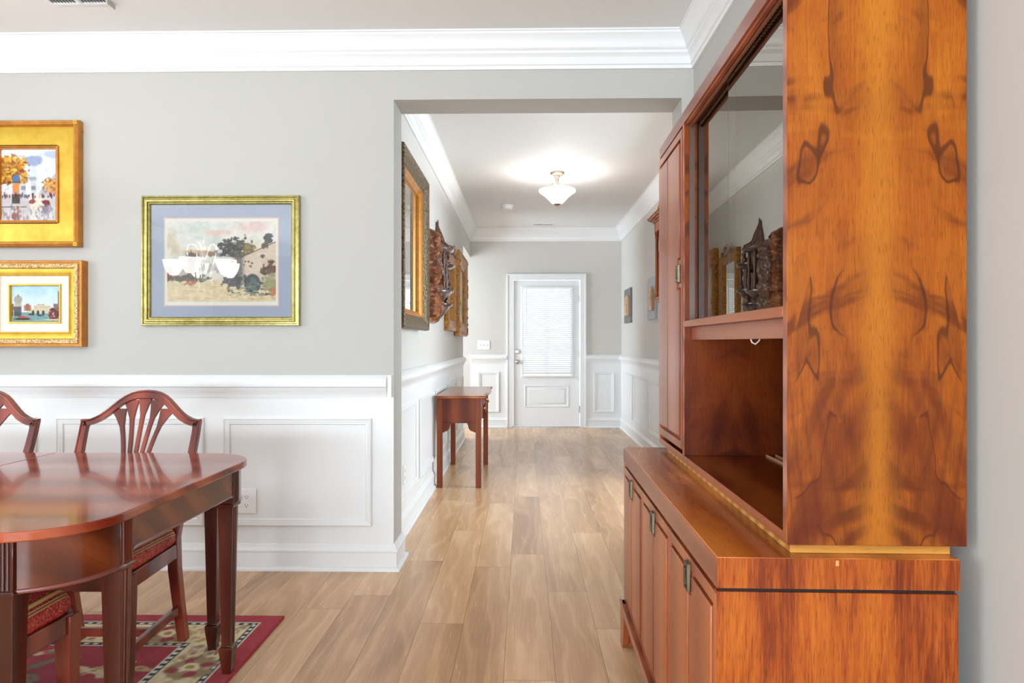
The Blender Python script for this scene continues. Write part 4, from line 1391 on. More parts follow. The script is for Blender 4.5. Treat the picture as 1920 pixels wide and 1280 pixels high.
SBA = -math.atan(0.022 / 1.366)
SL = 1.366
sb = thing('sideboard', 'low walnut sideboard base with three doors standing on the floor by the right wall', 'sideboard', (0.367, 1.306, 0), SBA)
MB().box(0, 0.452, 0, SL, 0.703, 0.762).obj('top', m_top, sb, bevel=0.0015)
E_ = MB().box(-0.0012, 0.0, 0.001, SL - 0.001, 0.7035, 0.7600).obj('top_edge', m_caseh, sb)
E2 = MB().box(0.0, 0.452, -0.0012, 0.0, 0.7035, 0.7605).obj('end_edge', m_flame_low, sb)
MB().box(0.006, 0.446, 0.006, SL - 0.006, 0.695, 0.704).obj('shadow_gap', m_dark, sb)
for y0, y1, mm in ((0.0, 0.02, m_flame_low), (SL - 0.02, SL, m_case)):
    MB().box(0.0, 0.450, y0, y1, 0.10, 0.696).obj('side_panel', mm, sb, bevel=0.0012)
MB().box(0.024, 0.445, 0.02, SL - 0.02, 0.14, 0.694).obj('carcass', m_dark, sb)
flat = lambda x0, x1: None


def panel_door(root, ya, yb_, za, zb, x, mp=None, notch_side=0, hz=None):
    """framed door on the front plane x (facing -x) with two raised panels; returns the door"""
    q = MB()
    st = 0.020
    q.box(x + 0.016, x + 0.022, ya, yb_, za, zb)
    q.box(x, x + 0.017, ya, ya + st, za, zb)
    q.box(x, x + 0.017, yb_ - st, yb_, za, zb)
    q.box(x, x + 0.017, ya + st, yb_ - st, za, za + 0.026)
    q.box(x, x + 0.017, ya + st, yb_ - st, zb - 0.026, zb)
    return q.obj('door', m_case, root, bevel=0.0012)


def raised(root_door, pts, x, proud=0.004, depth=0.016):
    """raised field: polygon in (y,z)"""
    cy_ = sum(p[0] for p in pts) / len(pts)
    f = lambda a, z, h: (x - h, a, z)
    MB().prism(pts, f, -depth, proud).obj('raised_panel', m_case, root_door, bevel=0.0025)


def pull(door_, y, z, x, wd=0.034, ht=0.062):
    f = lambda a, b_, h: (x - h, y + a, z + b_)
    p = MB().prism([(-wd / 2, -ht / 2), (wd / 2, -ht / 2), (wd / 2, ht / 2), (-wd / 2, ht / 2)], f, 0, 0.004).frame(f, -wd / 2, wd / 2, -ht / 2, ht / 2, [(0, 0.003), (0.001, 0.010), (0.005, 0.010), (0.007, 0.003)])
    p.prism([(-0.007, -ht * 0.30), (0.007, -ht * 0.30), (0.0045, 0.0), (0.007, ht * 0.30), (-0.007, ht * 0.30), (-0.0045, 0.0)], f, 0.003, 0.013)
    p.obj('handle', m_brass, door_, bevel=0.0012)


bw = (SL - 0.024) / 3
for k in range(3):
    ya, yb2 = 0.012 + k * bw + 0.003, 0.012 + (k + 1) * bw - 0.003
    if k == 0:
        ya = 0.006
    d_ = panel_door(sb, ya, yb2, 0.175, 0.690, -0.001)
    mid = (ya + yb2) / 2
    zb_, zt_ = 0.208, 0.655
    g = 0.008
    nz = 0.610
    raised(d_, [(ya + 0.030, zb_), (mid - g, zb_), (mid - g, nz), (mid - 0.030, nz), (mid - 0.030, zt_), (ya + 0.030, zt_)], 0.0)
    raised(d_, [(mid + g, zb_), (yb2 - 0.030, zb_), (yb2 - 0.030, zt_), (mid + 0.030, zt_), (mid + 0.030, nz), (mid + g, nz)], 0.0)
    MB().box(0.0, 0.010, mid - 0.028, mid + 0.028, 0.612, 0.689).obj('handle_block', m_case, d_, bevel=0.001)
    pull(d_, mid, 0.648, -0.0005)
# skirt and bracket feet
q = MB()
f = lambda a, z, h: (-0.014 + h, a, z)
arc = [(SL - 0.050 - 0.055 * (1 - math.cos(t_)) if False else SL - 0.048 - 0.05 * math.sin(t_), 0.01 + 0.125 * (1 - math.cos(t_))) for t_ in [PI / 2 * i / 10 for i in range(11)]]
far = [(SL, 0.001), (SL - 0.046, 0.001)] + arc[1:] + [(SL * 0.5, 0.137)]
near = [(SL - a, z) for a, z in far[::-1]]
q.prism(far + near[1:] + [(0, 0.168), (SL, 0.168)], f, 0, 0.022)
sk = q.obj('skirt', m_case, sb, bevel=0.002)
MB().tube([(-0.014, 0, 0.168), (-0.014, SL, 0.168)], 0.005, 8).obj('bead', m_caseh, sk)
for ya in (0.0, SL - 0.046):
    MB().box(-0.013, 0.045, ya, ya + 0.046, 0.001, 0.168).obj('foot', m_case, sb, bevel=0.002)
    MB().box(0.405, 0.448, ya, ya + 0.046, 0.001, 0.12).obj('foot', m_case, sb, bevel=0.002)
MB().box(0.2215, 0.2275, -0.0017, -0.0011, 0.748, 0.758).obj('edge_chip', m_pale, E2)

# hutch on top of the sideboard
UX, UY, UL, UD = 0.505, 1.321, 1.352, 0.338
hu = thing('china_hutch', 'tall walnut china hutch with sliding glass doors and an open niche, on the sideboard', 'hutch', (UX, UY, 0.7622), SBA)
HT = 1.161
MB().box(0.011, 0.315, 0.014, 1.25, 0.0, 0.019).obj('plinth', m_oak, hu, bevel=0.001)
MB().box(0.0, UD, 0.0, 0.02, 0.019, HT).obj('side_panel', m_flame, hu, bevel=0.001)
MB().box(0.0, UD, UL - 0.02, UL, 0.019, HT).obj('side_panel', m_case, hu, bevel=0.001)
MB().box(-0.001, 0.0, 0.0002, 0.0195, 0.02, HT - 0.001).obj('edge_band', m_caseh, hu)
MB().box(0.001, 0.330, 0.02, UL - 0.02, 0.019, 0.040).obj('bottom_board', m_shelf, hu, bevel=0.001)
MB().box(-0.0002, 0.001, 0.02, UL - 0.02, 0.0195, 0.0400).obj('bottom_edge', m_caseh, hu)
MB().box(0.0, 0.330, 0.02, UL - 0.02, 1.122, HT).obj('top_board', m_caseh, hu, bevel=0.001)
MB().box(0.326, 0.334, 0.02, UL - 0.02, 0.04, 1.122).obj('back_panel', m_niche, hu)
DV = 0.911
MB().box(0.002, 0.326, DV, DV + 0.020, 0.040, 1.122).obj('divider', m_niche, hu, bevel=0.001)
MB().box(0.0, 0.002, DV + 0.0003, DV + 0.0197, 0.041, 1.121).obj('divider_edge', m_caseh, hu)
sh_ = MB().box(-0.002, 0.326, 0.02, DV, 0.458, 0.478).obj('glass_shelf_board', m_caseh, hu, bevel=0.001)
MB().box(0.024, 0.042, 0.03, DV - 0.006, 0.416, 0.458).obj('valance', m_caseh, hu, bevel=0.001)
q = MB().tube([(0.06, 0.34, 0.458), (0.06, 0.34, 0.425), (0.057, 0.340, 0.412), (0.048, 0.340, 0.404), (0.040, 0.340, 0.408), (0.037, 0.340, 0.416)], 0.0018, 8)
q.obj('cup_hook', plain('white_hook', lin(235, 235, 235), 0.3), hu)
MB().box(0.006, 0.016, 0.02, DV, 1.114, 1.122).obj('soffit_strip', m_case, hu)
# perforated sliding track
q = MB().box(0.018, 0.022, 0.02, DV, 1.106, 1.122)
q.box(0.046, 0.050, 0.02, DV, 1.108, 1.122)
tk = q.obj('sliding_track', plain('brown_track', lin(120, 66, 36), 0.4), hu)
q = MB()
for i in range(60):
    y = 0.028 + i * 0.0148
    q.box(0.0235, 0.0305, y, y + 0.007, 1.116, 1.1215)
q.obj('track_teeth', plain('track_plastic', lin(206, 178, 156), 0.5), tk)
MB().box(0.032, 0.047, 0.02, DV, 0.478, 0.484).obj('lower_track', m_case, hu)
gt = M('bronze_tinted_sliding_glass')
mxg = gt.n('ShaderNodeMixShader')
tg = gt.n('ShaderNodeBsdfTransparent')
tg.inputs[0].default_value = (0.90, 0.86, 0.80, 1)
gg = gt.n('ShaderNodeBsdfGlossy')
gg.inputs['Roughness'].default_value = 0.0
gg.inputs['Color'].default_value = (1, 0.93, 0.84, 1)
fg = gt.n('ShaderNodeFresnel')
fg.inputs[0].default_value = 4.2
gt.nt.links.new(fg.outputs[0], mxg.inputs[0])
gt.nt.links.new(tg.outputs[0], mxg.inputs[1])
gt.nt.links.new(gg.outputs[0], mxg.inputs[2])
gt.nt.links.new(mxg.outputs[0], gt.nt.nodes['Material Output'].inputs[0])
m_gedge = plain('green_glass_edge', lin(62, 74, 74), 0.15)
for y0, y1, x in ((0.024, 0.520, 0.0335), (0.498, 0.908, 0.0400)):
    p = MB().box(x, x + 0.004, y0, y1, 0.482, 1.118).obj('glass_door', gt.m, hu, smooth=0)
    for ye in (y0, y1):
        MB().box(x - 0.0002, x + 0.0042, ye - 0.0010, ye + 0.0010, 0.482, 1.118).obj('pane_edge', m_gedge, p)
MB().box(0.016, 0.034, DV - 0.006, DV - 0.0005, 0.480, 1.120).obj('side_channel', plain('dark_channel', lin(84, 58, 46), 0.4), hu)
# plate strips on the niche floor
for x in (0.262, 0.292):
    MB().box(x, x + 0.004, 0.40, DV - 0.004, 0.040, 0.046).obj('plate_rail', plain('pale_strip', lin(190, 140, 110), 0.35), hu)
# far door with grooves
ya, yb2, za, zb = DV + 0.023, UL - 0.004, 0.055, 1.112
d_ = panel_door(hu, ya, yb2, za, zb, -0.002)
mid = (ya + yb2) / 2 + 0.02
nz0, nz1 = 0.585, 0.690
g = 0.005
raised(d_, [(mid + g, za + 0.04), (yb2 - 0.022, za + 0.04), (yb2 - 0.022, zb - 0.04), (mid + g, zb - 0.04)], -0.001)
raised(d_, [(ya + 0.030, za + 0.04), (mid - g, za + 0.04), (mid - g, zb - 0.04), (ya + 0.030, zb - 0.04), (ya + 0.030, nz1), (ya + 0.062, nz1), (ya + 0.062, nz0), (ya + 0.030, nz0)], -0.001)
MB().box(-0.002, 0.010, ya + 0.018, ya + 0.058, nz0 + 0.006, nz1 - 0.006).obj('handle_block', m_case, d_, bevel=0.001)
pull(d_, ya + 0.038, 0.637, -0.002, 0.030, 0.060)

# ------------------------------------------------------------------ console table in the hall
m_con = wood('console_cherry', lin(80, 32, 14), lin(112, 50, 25), lin(140, 70, 38), along='z', across='x', freq=40, rough=0.4, coat=0.0, pores=0.2, warp=0.5, spec=0.2)
m_cont = wood('console_cherry_top', lin(124, 60, 26), lin(156, 84, 40), lin(178, 106, 58), along='y', across='x', freq=30, rough=0.2, coat=0.15, pores=0.2, warp=0.5, coat_rough=0.05)
ct = thing('console_table', 'small cherry console table with drawers against the left hall wall', 'console table', (-0.525, 6.03, 0))
front = []
for i in range(41):
    u = -1 + 2 * i / 40
    y = u * 0.585
    bow = 0.205 + 0.028 * (0.5 + 0.5 * math.cos(u * PI * 1.0)) - 0.016 * math.exp(-((abs(u) - 0.62) / 0.16) ** 2) + 0.012 * (abs(u) > 0.9) * ((abs(u) - 0.9) / 0.1)
    front.append((bow, y))
tp = [(-0.19, -0.585)] + front + [(-0.19, 0.585)]
fl3 = lambda a, b_, h: (a, b_, h)
q = MB().loops([[(a * k, b2 * k2, z) for a, b2 in tp] for k, k2, z in ((0.965, 0.985, 0.720), (0.985, 0.994, 0.7235), (1.0, 1.0, 0.729), (1.0, 1.0, 0.735), (0.985, 0.994, 0.738), (0.99, 0.996, 0.744))])
q.obj('top', m_cont, ct, smooth=30)
for lx in (-0.158, 0.155):
    for ly in (-0.52, 0.515):
        MB().box(lx - 0.022, lx + 0.022, ly - 0.022, ly + 0.022, 0.0, 0.7195).obj('leg', m_con, ct, bevel=0.003)
for ly in (-0.52, 0.515):
    MB().box(-0.137, 0.134, ly - 0.010, ly + 0.010, 0.528, 0.7195).obj('side_panel', m_con, ct)
    MB().box(-0.137, 0.134, ly - 0.013, ly + 0.013, 0.520, 0.5275).obj('cock_bead', m_con, ct, bevel=0.002)
    for s, x0 in ((1, -0.136), (-1, 0.133)):
        pts = [(x0, 0.520), (x0 + s * 0.068, 0.520), (x0 + s * 0.068, 0.508)] + [(x0 + s * (0.022 + 0.040 * math.cos(t_)), 0.505 - 0.052 * math.sin(t_)) for t_ in [PI / 2 * i / 8 for i in range(9)]] + [(x0 + s * 0.014, 0.445), (x0, 0.445)]
        MB().prism(pts, lambda a, z, h: (a, ly + h, z), -0.010, 0.010).obj('bracket', m_con, ct)
MB().box(-0.170, -0.150, -0.498, 0.493, 0.528, 0.7195).obj('back_board', m_con, ct)
MB().box(-0.150, 0.125, -0.498, 0.493, 0.69, 0.70).obj('dust_board', m_con, ct)
for y0, y1, z0, z1 in ((-0.494, -0.185, 0.535, 0.712), (-0.175, 0.170, 0.625, 0.712), (0.180, 0.489, 0.535, 0.712)):
    dr = MB().box(0.05, 0.168, y0, y1, z0, z1).obj('drawer', m_con, ct, bevel=0.002)
    MB().frame(lambda a, b_, h: (0.168 + h, a, b_), y0, y1, z0, z1, [(0, 0), (0.0, 0.004), (0.004, 0.004), (0.005, 0.0)]).obj('cock_bead', m_con, dr)
    n_ = 1 if y1 - y0 > 0.33 else 1
    MB().lathe([(0, 0.0), (0.010, 0.0), (0.010, 0.003), (0.004, 0.006), (0.004, 0.016), (0.010, 0.020), (0.012, 0.026), (0.009, 0.031), (0, 0.033)], (0.168, (y0 + y1) / 2, (z0 + z1) / 2), 16, 'x').obj('knob', plain('polished_brass', lin(196, 158, 92), 0.25, 0.9), dr)

# ------------------------------------------------------------------ hall left wall: mirror, carvings, frames
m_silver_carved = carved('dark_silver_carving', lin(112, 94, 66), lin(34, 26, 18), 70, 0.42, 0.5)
m_bronze_side = carved('olive_bronze_carving', lin(122, 100, 62), lin(70, 56, 32), 60, 0.45, 0.3, 0.5)
m_mirror = plain('mirror_silver', (0.86, 0.84, 0.80, 1), 0.02, 1.0)


def wl(y, z):
    return lambda a, b_, h: (h, a - y, b_ - z)


Y0_, Y1_, Z0_, Z1_ = 3.79, 4.79, 1.252, 2.292
cy_, cz_ = (Y0_ + Y1_) / 2, (Z0_ + Z1_) / 2
o = thing('wall_mirror', 'tall mirror in a dark carved frame with gold liner, first on the left hall wall', 'mirror', (XL, cy_, cz_))
mp = wl(cy_, cz_)
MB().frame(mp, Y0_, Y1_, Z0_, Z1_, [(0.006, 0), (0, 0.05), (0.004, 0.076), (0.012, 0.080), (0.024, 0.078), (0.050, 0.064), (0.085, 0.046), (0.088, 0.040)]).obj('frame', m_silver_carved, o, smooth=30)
MB().frame(mp, Y0_ + 0.086, Y1_ - 0.086, Z0_ + 0.086, Z1_ - 0.086, [(0, 0.040), (0.003, 0.046), (0.009, 0.046), (0.013, 0.040), (0.030, 0.024), (0.033, 0.027), (0.038, 0.024), (0.041, 0.010)]).obj('gold_liner', m_gold_dark, o, smooth=25)
MB().prism([(Y0_ + 0.12, Z0_ + 0.12), (Y1_ - 0.12, Z0_ + 0.12), (Y1_ - 0.12, Z1_ - 0.12), (Y0_ + 0.12, Z1_ - 0.12)], mp, 0.004, 0.012).obj('mirror_glass', m_mirror, o)

# carved wood relief panel
m_relief = wood('carved_brown_wood', lin(70, 36, 18), lin(122, 68, 36), lin(158, 98, 56), along='z', across='y', freq=30, rough=0.45, coat=0.08, pores=0.4, warp=1.0)
m_relief2 = wood('relief_board', lin(92, 48, 20), lin(140, 84, 38), lin(176, 116, 56), along='z', across='y', freq=40, rough=0.34, coat=0.3, pores=0.3, warp=0.6)


def relief(name, y0, y1, z0, z1, cy_, cz_, base, amp, parent, mat, seed, wob=0.03, ny=56, nz=120):
    """deeply carved slab: a displaced front on a wobbling outline, closed at the back"""
    rng = np.random.default_rng(seed)
    n1 = vnoise(nz, ny, 9, 5, rng, 2)
    n3 = 1 - np.abs(2 * vnoise(nz, ny, 16, 8, rng, 2) - 1) ** 0.7
    e = vnoise(nz, 4, 9, 3, rng, 3)
    q = MB()
    V_ = []
    for j in range(nz):
        v = j / (nz - 1)
        a0 = y0 + wob * (e[j, 0] - 0.5) * 2.4
        a1 = y1 + wob * (e[j, 2] - 0.5) * 2.4
        row = []
        for i in range(ny):
            u = i / (ny - 1)
            fall = min(1, min(u, 1 - u) * 9) ** 0.6 * min(1, min(v, 1 - v) * 14) ** 0.6
            bulge = 0.55 + 0.45 * math.sin(PI * u)
            h = 0.004 + fall * (base * bulge + amp * (n1[j, i] - 0.42) + amp * 0.7 * (n3[j, i] - 0.5))
            row.append(q.bm.verts.new((max(0.003, h), a0 + (a1 - a0) * u - cy_, z0 + (z1 - z0) * v - cz_)))
        V_.append(row)
    for j in range(nz - 1):
        for i in range(ny - 1):
            q.bm.faces.new((V_[j][i], V_[j][i + 1], V_[j + 1][i + 1], V_[j + 1][i]))
    ring = V_[0] + [r[-1] for r in V_[1:]] + V_[-1][-2::-1] + [r[0] for r in V_[-2:0:-1]]
    bk = [q.bm.verts.new((0.001, v_.co.y, v_.co.z)) for v_ in ring]
    for i in range(len(ring)):
        k2 = (i + 1) % len(ring)
        q.bm.faces.new((ring[i], ring[k2], bk[k2], bk[i]))
    return q.obj(name, mat, parent, smooth=50)


cy_, cz_ = 5.12, 1.66
o = thing('carved_relief', 'deep brown carved wood relief panel between the dark mirror and the tiered shelf', 'wall carving', (XL, cy_, cz_))
mp = wl(cy_, cz_)
MB().frame(mp, 4.85, 5.30, 1.315, 1.985, [(0.004, 0), (0, 0.040), (0.006, 0.056), (0.016, 0.052), (0.022, 0.060), (0.034, 0.060), (0.05, 0.040), (0.07, 0.036), (0.09, 0.01)]).obj('frame', m_relief2, o, smooth=30)
MB().prism([(4.92, 1.37), (5.24, 1.37), (5.24, 1.93), (4.92, 1.93)], mp, 0.001, 0.02).obj('backboard', m_relief2, o)
relief('carving', 4.96, 5.30, 1.315, 2.03, cy_, cz_, 0.070, 0.085, o, m_relief, 4, 0.030)

# tiered pagoda shelf
m_blackwood = carved('blackened_carved_wood', lin(112, 78, 62), lin(36, 22, 16), 46, 0.34, 0.0, 0.7)
m_greyshelf = wood('dark_shelf_wood', lin(56, 44, 40), lin(88, 72, 68), lin(122, 106, 102), along='y', across='x', freq=40, rough=0.22, coat=0.6, pores=0.2, warp=0.4)
cy_, cz_ = 5.86, 1.72
o = thing('pagoda_shelf', 'dark carved wall shelf with a peaked spire and stepped half-round tiers', 'wall shelf', (XL, cy_, cz_))
relief('back_carving', 5.46, 5.72, 1.33, 2.00, cy_, cz_, 0.045, 0.055, o, m_blackwood, 12, 0.03, 30, 60)
MB().prism([(5.47, 1.45), (6.22, 1.45), (6.22, 1.80), (6.05, 1.95), (5.47, 1.98)], wl(cy_, cz_), 0.001, 0.012).obj('backboard', m_blackwood, o)


def half_tier(y, z, r, th, drop):
    q = MB()
    pr = [(r, 0), (r, -th * 0.5), (r * 0.94, -th), (r * 0.80, -th * 1.4), (r * 0.55, -drop * 0.6), (r * 0.22, -drop), (0.004, -drop * 1.15)]
    rings = []
    for rr, h in pr:
        rings.append([(0.002 + rr * math.sin(PI * i / 16), y - cy_ + rr * 1.15 * math.cos(PI * i / 16), z - cz_ + h) for i in range(17)])
    q.loops(rings)
    return q.obj('tier', m_greyshelf, o, smooth=30)


for y, z, r, th, dp in ((5.74, 1.955, 0.150, 0.022, 0.05), (5.70, 1.60, 0.135, 0.02, 0.12), (5.95, 1.845, 0.140, 0.022, 0.07), (6.03, 1.63, 0.120, 0.020, 0.11), (5.85, 1.50, 0.130, 0.018, 0.12)):
    half_tier(y, z, r, th, dp)
for y, za, zb_ in ((5.66, 1.60, 1.945), (5.82, 1.60, 1.94), (5.90, 1.64, 1.83), (6.06, 1.64, 1.83)):
    h_ = zb_ - za
    MB().lathe([(0.0, 0), (0.022, 0), (0.022, 0.012), (0.012, 0.022), (0.018, h_ * 0.3), (0.010, h_ * 0.5), (0.019, h_ * 0.72), (0.011, h_ - 0.02), (0.022, h_ - 0.01), (0.022, h_), (0, h_)], (0.075, y - cy_, za - cz_), 14).obj('post', m_blackwood, o)
q = MB()
pr = [(0.17, 0.0), (0.165, 0.015), (0.12, 0.03), (0.085, 0.055), (0.068, 0.10), (0.050, 0.135), (0.030, 0.17), (0.018, 0.20), (0.006, 0.222)]
q.loops([[(0.002 + rr * 0.8 * math.sin(PI * i / 16), 5.74 - cy_ + rr * math.cos(PI * i / 16), 1.957 - cz_ + h) for i in range(17)] for rr, h in pr])
for k in range(5):
    t_ = PI * (k + 0.5) / 5
    q.tube([(0.002 + rr * 0.82 * math.sin(t_), 5.74 - cy_ + rr * math.cos(t_), 1.957 - cz_ + h + 0.003) for rr, h in pr], 0.007, 6)
q.tube([(0.016, 5.725 - cy_, 2.16 - cz_), (0.02, 5.722 - cy_, 2.20 - cz_)], [0.012, 0.004], 8)
q.obj('spire_roof', m_blackwood, o, smooth=40)
q = MB()
for y, z, sc_ in ((5.95, 1.845, 1.0), (6.04, 1.63, 0.8), (5.85, 1.50, 0.7)):
    q.blob((0.075, y - cy_, z - cz_ + 0.034 * sc_), (0.026 * sc_, 0.034 * sc_, 0.034 * sc_), 2)
    q.blob((0.085, y - cy_ - 0.012, z - cz_ + 0.080 * sc_), 0.021 * sc_, 2)
q.obj('carved_ornament', m_blackwood, o, smooth=60)

# ornate gold mirror with a floral crest
m_ornate = carved('antique_gold_ornament', lin(172, 116, 44), lin(96, 56, 18), 40, 0.42, 0.4, 0.7)
Y0_, Y1_, Z0_, Z1_ = 6.32, 7.02, 1.282, 2.05
cy_, cz_ = (Y0_ + Y1_) / 2, (Z0_ + Z1_) / 2
o = thing('wall_mirror', 'ornate gold mirror with a flower crest, beyond the tiered shelf', 'mirror', (XL, cy_, cz_))
mp = wl(cy_, cz_)
MB().frame(mp, Y0_, Y1_, Z0_, Z1_, [(0.004, 0), (0, 0.02), (0.006, 0.04), (0.03, 0.048), (0.06, 0.038), (0.09, 0.030), (0.10, 0.034), (0.108, 0.028), (0.11, 0.01)]).obj('frame', m_ornate, o, smooth=30)
MB().prism([(Y0_ + 0.1, Z0_ + 0.1), (Y1_ - 0.1, Z0_ + 0.1), (Y1_ - 0.1, Z1_ - 0.1), (Y0_ + 0.1, Z1_ - 0.1)], mp, 0.003, 0.012).obj('mirror_glass', m_mirror, o)
q = MB()
q.prism([(-0.2, Z1_ - cz_ - 0.03), (0.2, Z1_ - cz_ - 0.03), (0.12, Z1_ - cz_ + 0.03), (-0.12, Z1_ - cz_ + 0.03)], lambda a, b_, h: (h, a, b_), 0.03, 0.06)
for i in range(26):
    a = random.uniform(-0.19, 0.19)
    zz = Z1_ - cz_ - 0.02 + random.uniform(0, 0.075) * (1 - abs(a) / 0.26)
    q.blob((0.045 + random.uniform(0, 0.03), a, zz), (0.018, random.uniform(0.018, 0.034), random.uniform(0.014, 0.028)), 1)
q.obj('flower_crest', carved('darkened_crest', lin(170, 140, 120), lin(66, 44, 36), 60, 0.35, 0.3, 0.6), o, smooth=60)

# big gilt frame at the end of the wall
Y0_, Y1_, Z0_, Z1_ = 7.18, 8.22, 1.24, 2.155
cy_, cz_ = (Y0_ + Y1_) / 2, (Z0_ + Z1_) / 2
o = thing('framed_picture', 'gilt-framed picture farthest along the left hall wall, next to the front door wall', 'picture', (XL, cy_, cz_))
mp = wl(cy_, cz_)
MB().frame(mp, Y0_, Y1_, Z0_, Z1_, [(0.004, 0), (0, 0.04), (0.006, 0.062), (0.04, 0.068), (0.08, 0.056), (0.10, 0.052), (0.14, 0.03), (0.15, 0.034), (0.158, 0.028), (0.16, 0.01)]).obj('frame', m_ornate, o, smooth=30)
q = MB()
for i in range(40):
    s_ = random.choice((0, 1))
    if random.random() < 0.5:
        q.blob((0.062, (Y0_ + 0.035 if s_ else Y1_ - 0.035) - cy_, random.uniform(Z0_ + 0.03, Z1_ - 0.03) - cz_), (0.014, 0.022, 0.026), 1)
    else:
        q.blob((0.062, random.uniform(Y0_ + 0.03, Y1_ - 0.03) - cy_, (Z0_ + 0.035 if s_ else Z1_ - 0.035) - cz_), (0.014, 0.026, 0.022), 1)
q.obj('ornament', m_ornate, o, smooth=60)
mpic = M('old_oil_painting')
nz_ = mpic.noise(mpic.co(), 4, 4, 0.6)
MB().prism([(Y0_ + 0.15, Z0_ + 0.15), (Y1_ - 0.15, Z0_ + 0.15), (Y1_ - 0.15, Z1_ - 0.15), (Y0_ + 0.15, Z1_ - 0.15)], mp, 0.004, 0.014).obj('canvas', mpic.set(color=mpic.ramp(nz_, [(0.3, lin(120, 96, 60)), (0.5, lin(196, 176, 136)), (0.7, lin(220, 208, 180))]), rough=0.35), o)

# ------------------------------------------------------------------ hall right wall: two shadow boxes and a clock
m_slate = plain('slate_plaque', lin(112, 110, 112), 0.4, nscale=20, namp=0.1)
m_palewood = wood('pale_relief_wood', lin(150, 110, 72), lin(196, 156, 112), lin(222, 190, 150), along='z', across='y', freq=40, rough=0.4, coat=0.2, pores=0.3, warp=0.6)
m_silv = plain('silver_plaque', lin(160, 161, 166), 0.45, 0.1, 20, 0.05)


def plaque(name, label, y0, y1, z0, z1, mat, arch):
    cy_, cz_ = (y0 + y1) / 2, (z0 + z1) / 2
    o = thing(name, label, 'plaque', (XR, cy_, cz_))
    mp = lambda a, b_, h: (-h, a - cy_, b_ - cz_)
    MB().frame(mp, y0, y1, z0, z1, [(0, 0), (0, 0.022), (0.004, 0.026), (0.03, 0.018), (0.10, 0.014), (0.10, 0.002)]).prism([(y0 + 0.02, z0 + 0.02), (y1 - 0.02, z0 + 0.02), (y1 - 0.02, z1 - 0.02), (y0 + 0.02, z1 - 0.02)], mp, 0, 0.014).obj('backing', mat, o, bevel=0.001)
    iy0, iy1, iz0, iz1 = y0 + 0.11, y1 - 0.11, z0 + 0.09, z1 - 0.09
    my = (iy0 + iy1) / 2
    rw = (iy1 - iy0) / 2
    pts = [(iy0, iz0), (iy1, iz0), (iy1, iz1 - rw * arch)] + [(my + rw * math.cos(t_), iz1 - rw * arch + rw * arch * math.sin(t_)) for t_ in [PI * i / 14 for i in range(1, 14)]] + [(iy0, iz1 - rw * arch)]
    MB().prism(pts, mp, 0.012, 0.040).obj('relief_block', m_palewood, o, bevel=0.004)
    q = MB()
    for k in range(9):
        q.blob(mp(my + random.uniform(-rw * 0.6, rw * 0.6), random.uniform(iz0 + 0.03, iz1 - 0.05), 0.040), (0.010, 0.024, 0.026), 1)
    q.obj('figure', m_palewood, o, smooth=60)


plaque('wall_plaque', 'slate grey plaque with pale wood relief on the right hall wall, nearest the front door', 8.48, 9.00, 1.42, 1.855, m_slate, 0.2)
plaque('wall_plaque', 'silver plaque with arched pale wood relief, partly behind the wall clock', 6.88, 7.30, 1.41, 1.84, m_silv, 0.9)
m_clock = wood('clock_cherry', lin(122, 56, 24), lin(166, 88, 42), lin(196, 116, 60), along='z', across='y', freq=40, rough=0.42, coat=0.05, pores=0.3, warp=0.5)
cy_ = 6.18
o = thing('wall_clock', 'tall cherry wall clock with arched top and turned columns on the right hall wall', 'clock', (XR, cy_, 1.95))
cl = lambda a, b_, h: (-h, a - cy_, b_ - 1.95)
MB().prism([(6.0, 1.585), (6.36, 1.585), (6.36, 2.19), (6.0, 2.19)], cl, 0, 0.10).obj('case', m_clock, o, bevel=0.003)
MB().prism([(5.97, 2.19), (6.39, 2.19), (6.39, 2.275), (5.97, 2.275)], cl, 0, 0.125).obj('frieze', m_clock, o, bevel=0.003)
q = MB()
for e, z0, z1 in ((0.012, 2.275, 2.29), (0.03, 2.29, 2.302), (0.052, 2.302, 2.318), (0.060, 2.318, 2.326)):
    q.prism([(5.97 - e, z0), (6.39 + e, z0), (6.39 + e, z1), (5.97 - e, z1)], cl, 0, 0.125 + e)
q.obj('cornice', m_clock, o, bevel=0.004)
arch_ = [(5.99, 2.326), (6.37, 2.326)] + [(6.18 + 0.19 * math.cos(t_), 2.326 + 0.135 * math.sin(t_) ** 1.3) for t_ in [PI * i / 18 for i in range(1, 18)]]
MB().prism(arch_, cl, 0, 0.11).obj('arched_top', m_clock, o, bevel=0.004)
for y in (6.015, 6.345):
    MB().lathe([(0, 0), (0.02, 0), (0.02, 0.012), (0.013, 0.02), (0.017, 0.03), (0.012, 0.045), (0.012, 0.55), (0.017, 0.562), (0.012, 0.572), (0.02, 0.585), (0.02, 0.60), (0, 0.60)], (-0.112, y - cy_, 1.588 - 1.95), 16).obj('column', m_clock, o)
q = MB()
for e, z0, z1 in ((0.02, 1.565, 1.585), (0.008, 1.545, 1.565), (-0.03, 1.52, 1.545), (-0.08, 1.50, 1.52)):
    q.prism([(6.0 - e, z0), (6.36 + e, z0), (6.36 + e, z1), (6.0 - e, z1)], cl, 0, 0.115 + e * 0.6)
q.obj('base_moulding', m_clock, o, bevel=0.004)
MB().lathe([(0, 0), (0.105, 0), (0.105, -0.006), (0.098, -0.008), (0, -0.004)], (-0.1, 0, 0.10), 40, 'x').obj('dial', m_cream, o)
q = MB()
for ang, L_ in ((0.6, 0.055), (2.5, 0.08)):
    q.tube([(-0.109, 0, 0.10), (-0.109, L_ * math.sin(ang), 0.10 + L_ * math.cos(ang))], 0.0025, 6)
q.obj('hands', m_dark, o)
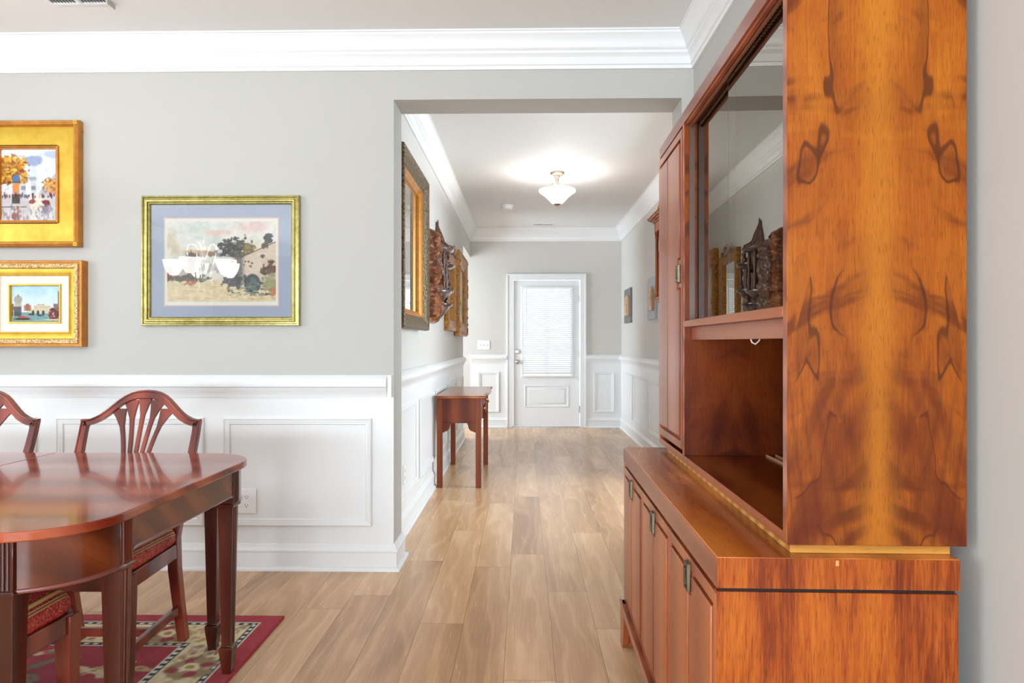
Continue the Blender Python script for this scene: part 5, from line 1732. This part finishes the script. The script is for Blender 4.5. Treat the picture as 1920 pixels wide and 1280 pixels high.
MB().frame(cl, 6.05, 6.31, 1.62, 1.93, [(0, 0.099), (0, 0.106), (0.015, 0.106), (0.016, 0.099)]).obj('door', m_clock, o)
MB().lathe([(0, 0), (0.03, 0), (0.032, -0.004), (0, -0.008)], (-0.1, 0, -0.22), 24, 'x').tube([(-0.104, 0, -0.21), (-0.104, 0, -0.06)], 0.003, 6).obj('pendulum', m_brass, o)

# ------------------------------------------------------------------ chandelier over the table (outside the frame, mirrored in the print's glass)
mc = M('lit_white_cup')
mc.set(color=lin(250, 250, 248), rough=0.4, emit=(1.0, 0.98, 0.95, 1), emit_s=7.0)
m_white_metal = plain('white_metal', lin(240, 240, 238), 0.35)
chd = thing('chandelier', 'white five-cup chandelier hanging above the dining table, seen mirrored in the glass of the print', 'chandelier', (TX, TY, HC))
MB().lathe([(0, 0), (0.06, 0), (0.062, -0.010), (0.03, -0.028), (0.01, -0.034), (0, -0.034)], n=24).obj('canopy', m_white_metal, chd)
q = MB()
for i in range(19):
    z = -0.04 - i * 0.042
    ring = [(0.009 * math.cos(t_) * (1 if i % 2 else 0.0) + 0.0, 0.009 * math.cos(t_) * (0 if i % 2 else 1), z - 0.024 + 0.024 * math.sin(t_)) for t_ in [2 * PI * k_ / 10 for k_ in range(11)]]
    q.tube(ring, 0.0022, 6)
q.obj('chain', m_white_metal, chd)
MB().lathe([(0, -0.82), (0.008, -0.82), (0.010, -0.86), (0.018, -0.88), (0.010, -0.91), (0.008, -1.10), (0.016, -1.13), (0.008, -1.16), (0, -1.18)], n=16).obj('stem', m_white_metal, chd)
for k in range(5):
    t_ = 2 * PI * k / 5 + PI / 2
    c_, s_ = math.cos(t_), math.sin(t_)
    pts = [(r, z) for r, z in ((0.008, -0.90), (0.05, -0.80), (0.10, -0.775), (0.125, -0.82), (0.105, -0.90), (0.062, -0.99), (0.075, -1.055), (0.13, -1.085), (0.19, -1.075), (0.222, -1.03), (0.225, -1.005))]
    pts2 = []
    for i in range(len(pts) - 1):
        for u in (0, 0.25, 0.5, 0.75):
            p0, p1, p2, p3 = pts[max(0, i - 1)], pts[i], pts[i + 1], pts[min(len(pts) - 1, i + 2)]
            f_ = lambda a, b_, c, d, x: 0.5 * ((2 * b_) + (-a + c) * x + (2 * a - 5 * b_ + 4 * c - d) * x * x + (-a + 3 * b_ - 3 * c + d) * x ** 3)
            pts2.append((f_(p0[0], p1[0], p2[0], p3[0], u), f_(p0[1], p1[1], p2[1], p3[1], u)))
    pts2.append(pts[-1])
    MB().tube([(r * 0.89 * c_, r * 0.89 * s_, z - 0.08) for r, z in pts2], 0.005, 8).obj('arm', m_white_metal, chd)
    MB().lathe([(0, -1.005), (0.024, -1.005), (0.034, -0.996), (0.050, -0.972), (0.062, -0.945), (0.070, -0.912), (0.073, -0.898), (0.068, -0.898), (0.058, -0.940), (0.046, -0.967), (0.03, -0.988), (0, -0.995)], (0.20 * c_, 0.20 * s_, -0.08), 28).obj('cup_shade', mc.m, chd)
cl_ = bpy.data.lights.new('chandelier_bulbs', 'AREA')
cl_.shape = 'DISK'
cl_.size = 0.5
cl_.energy = 4
cl_.color = (1, 0.96, 0.9)
co_ = bpy.data.objects.new('chandelier_bulbs', cl_)
co_.location = (TX, TY, HC - 0.965)
co_.rotation_euler = (PI, 0, 0)
COL.objects.link(co_)
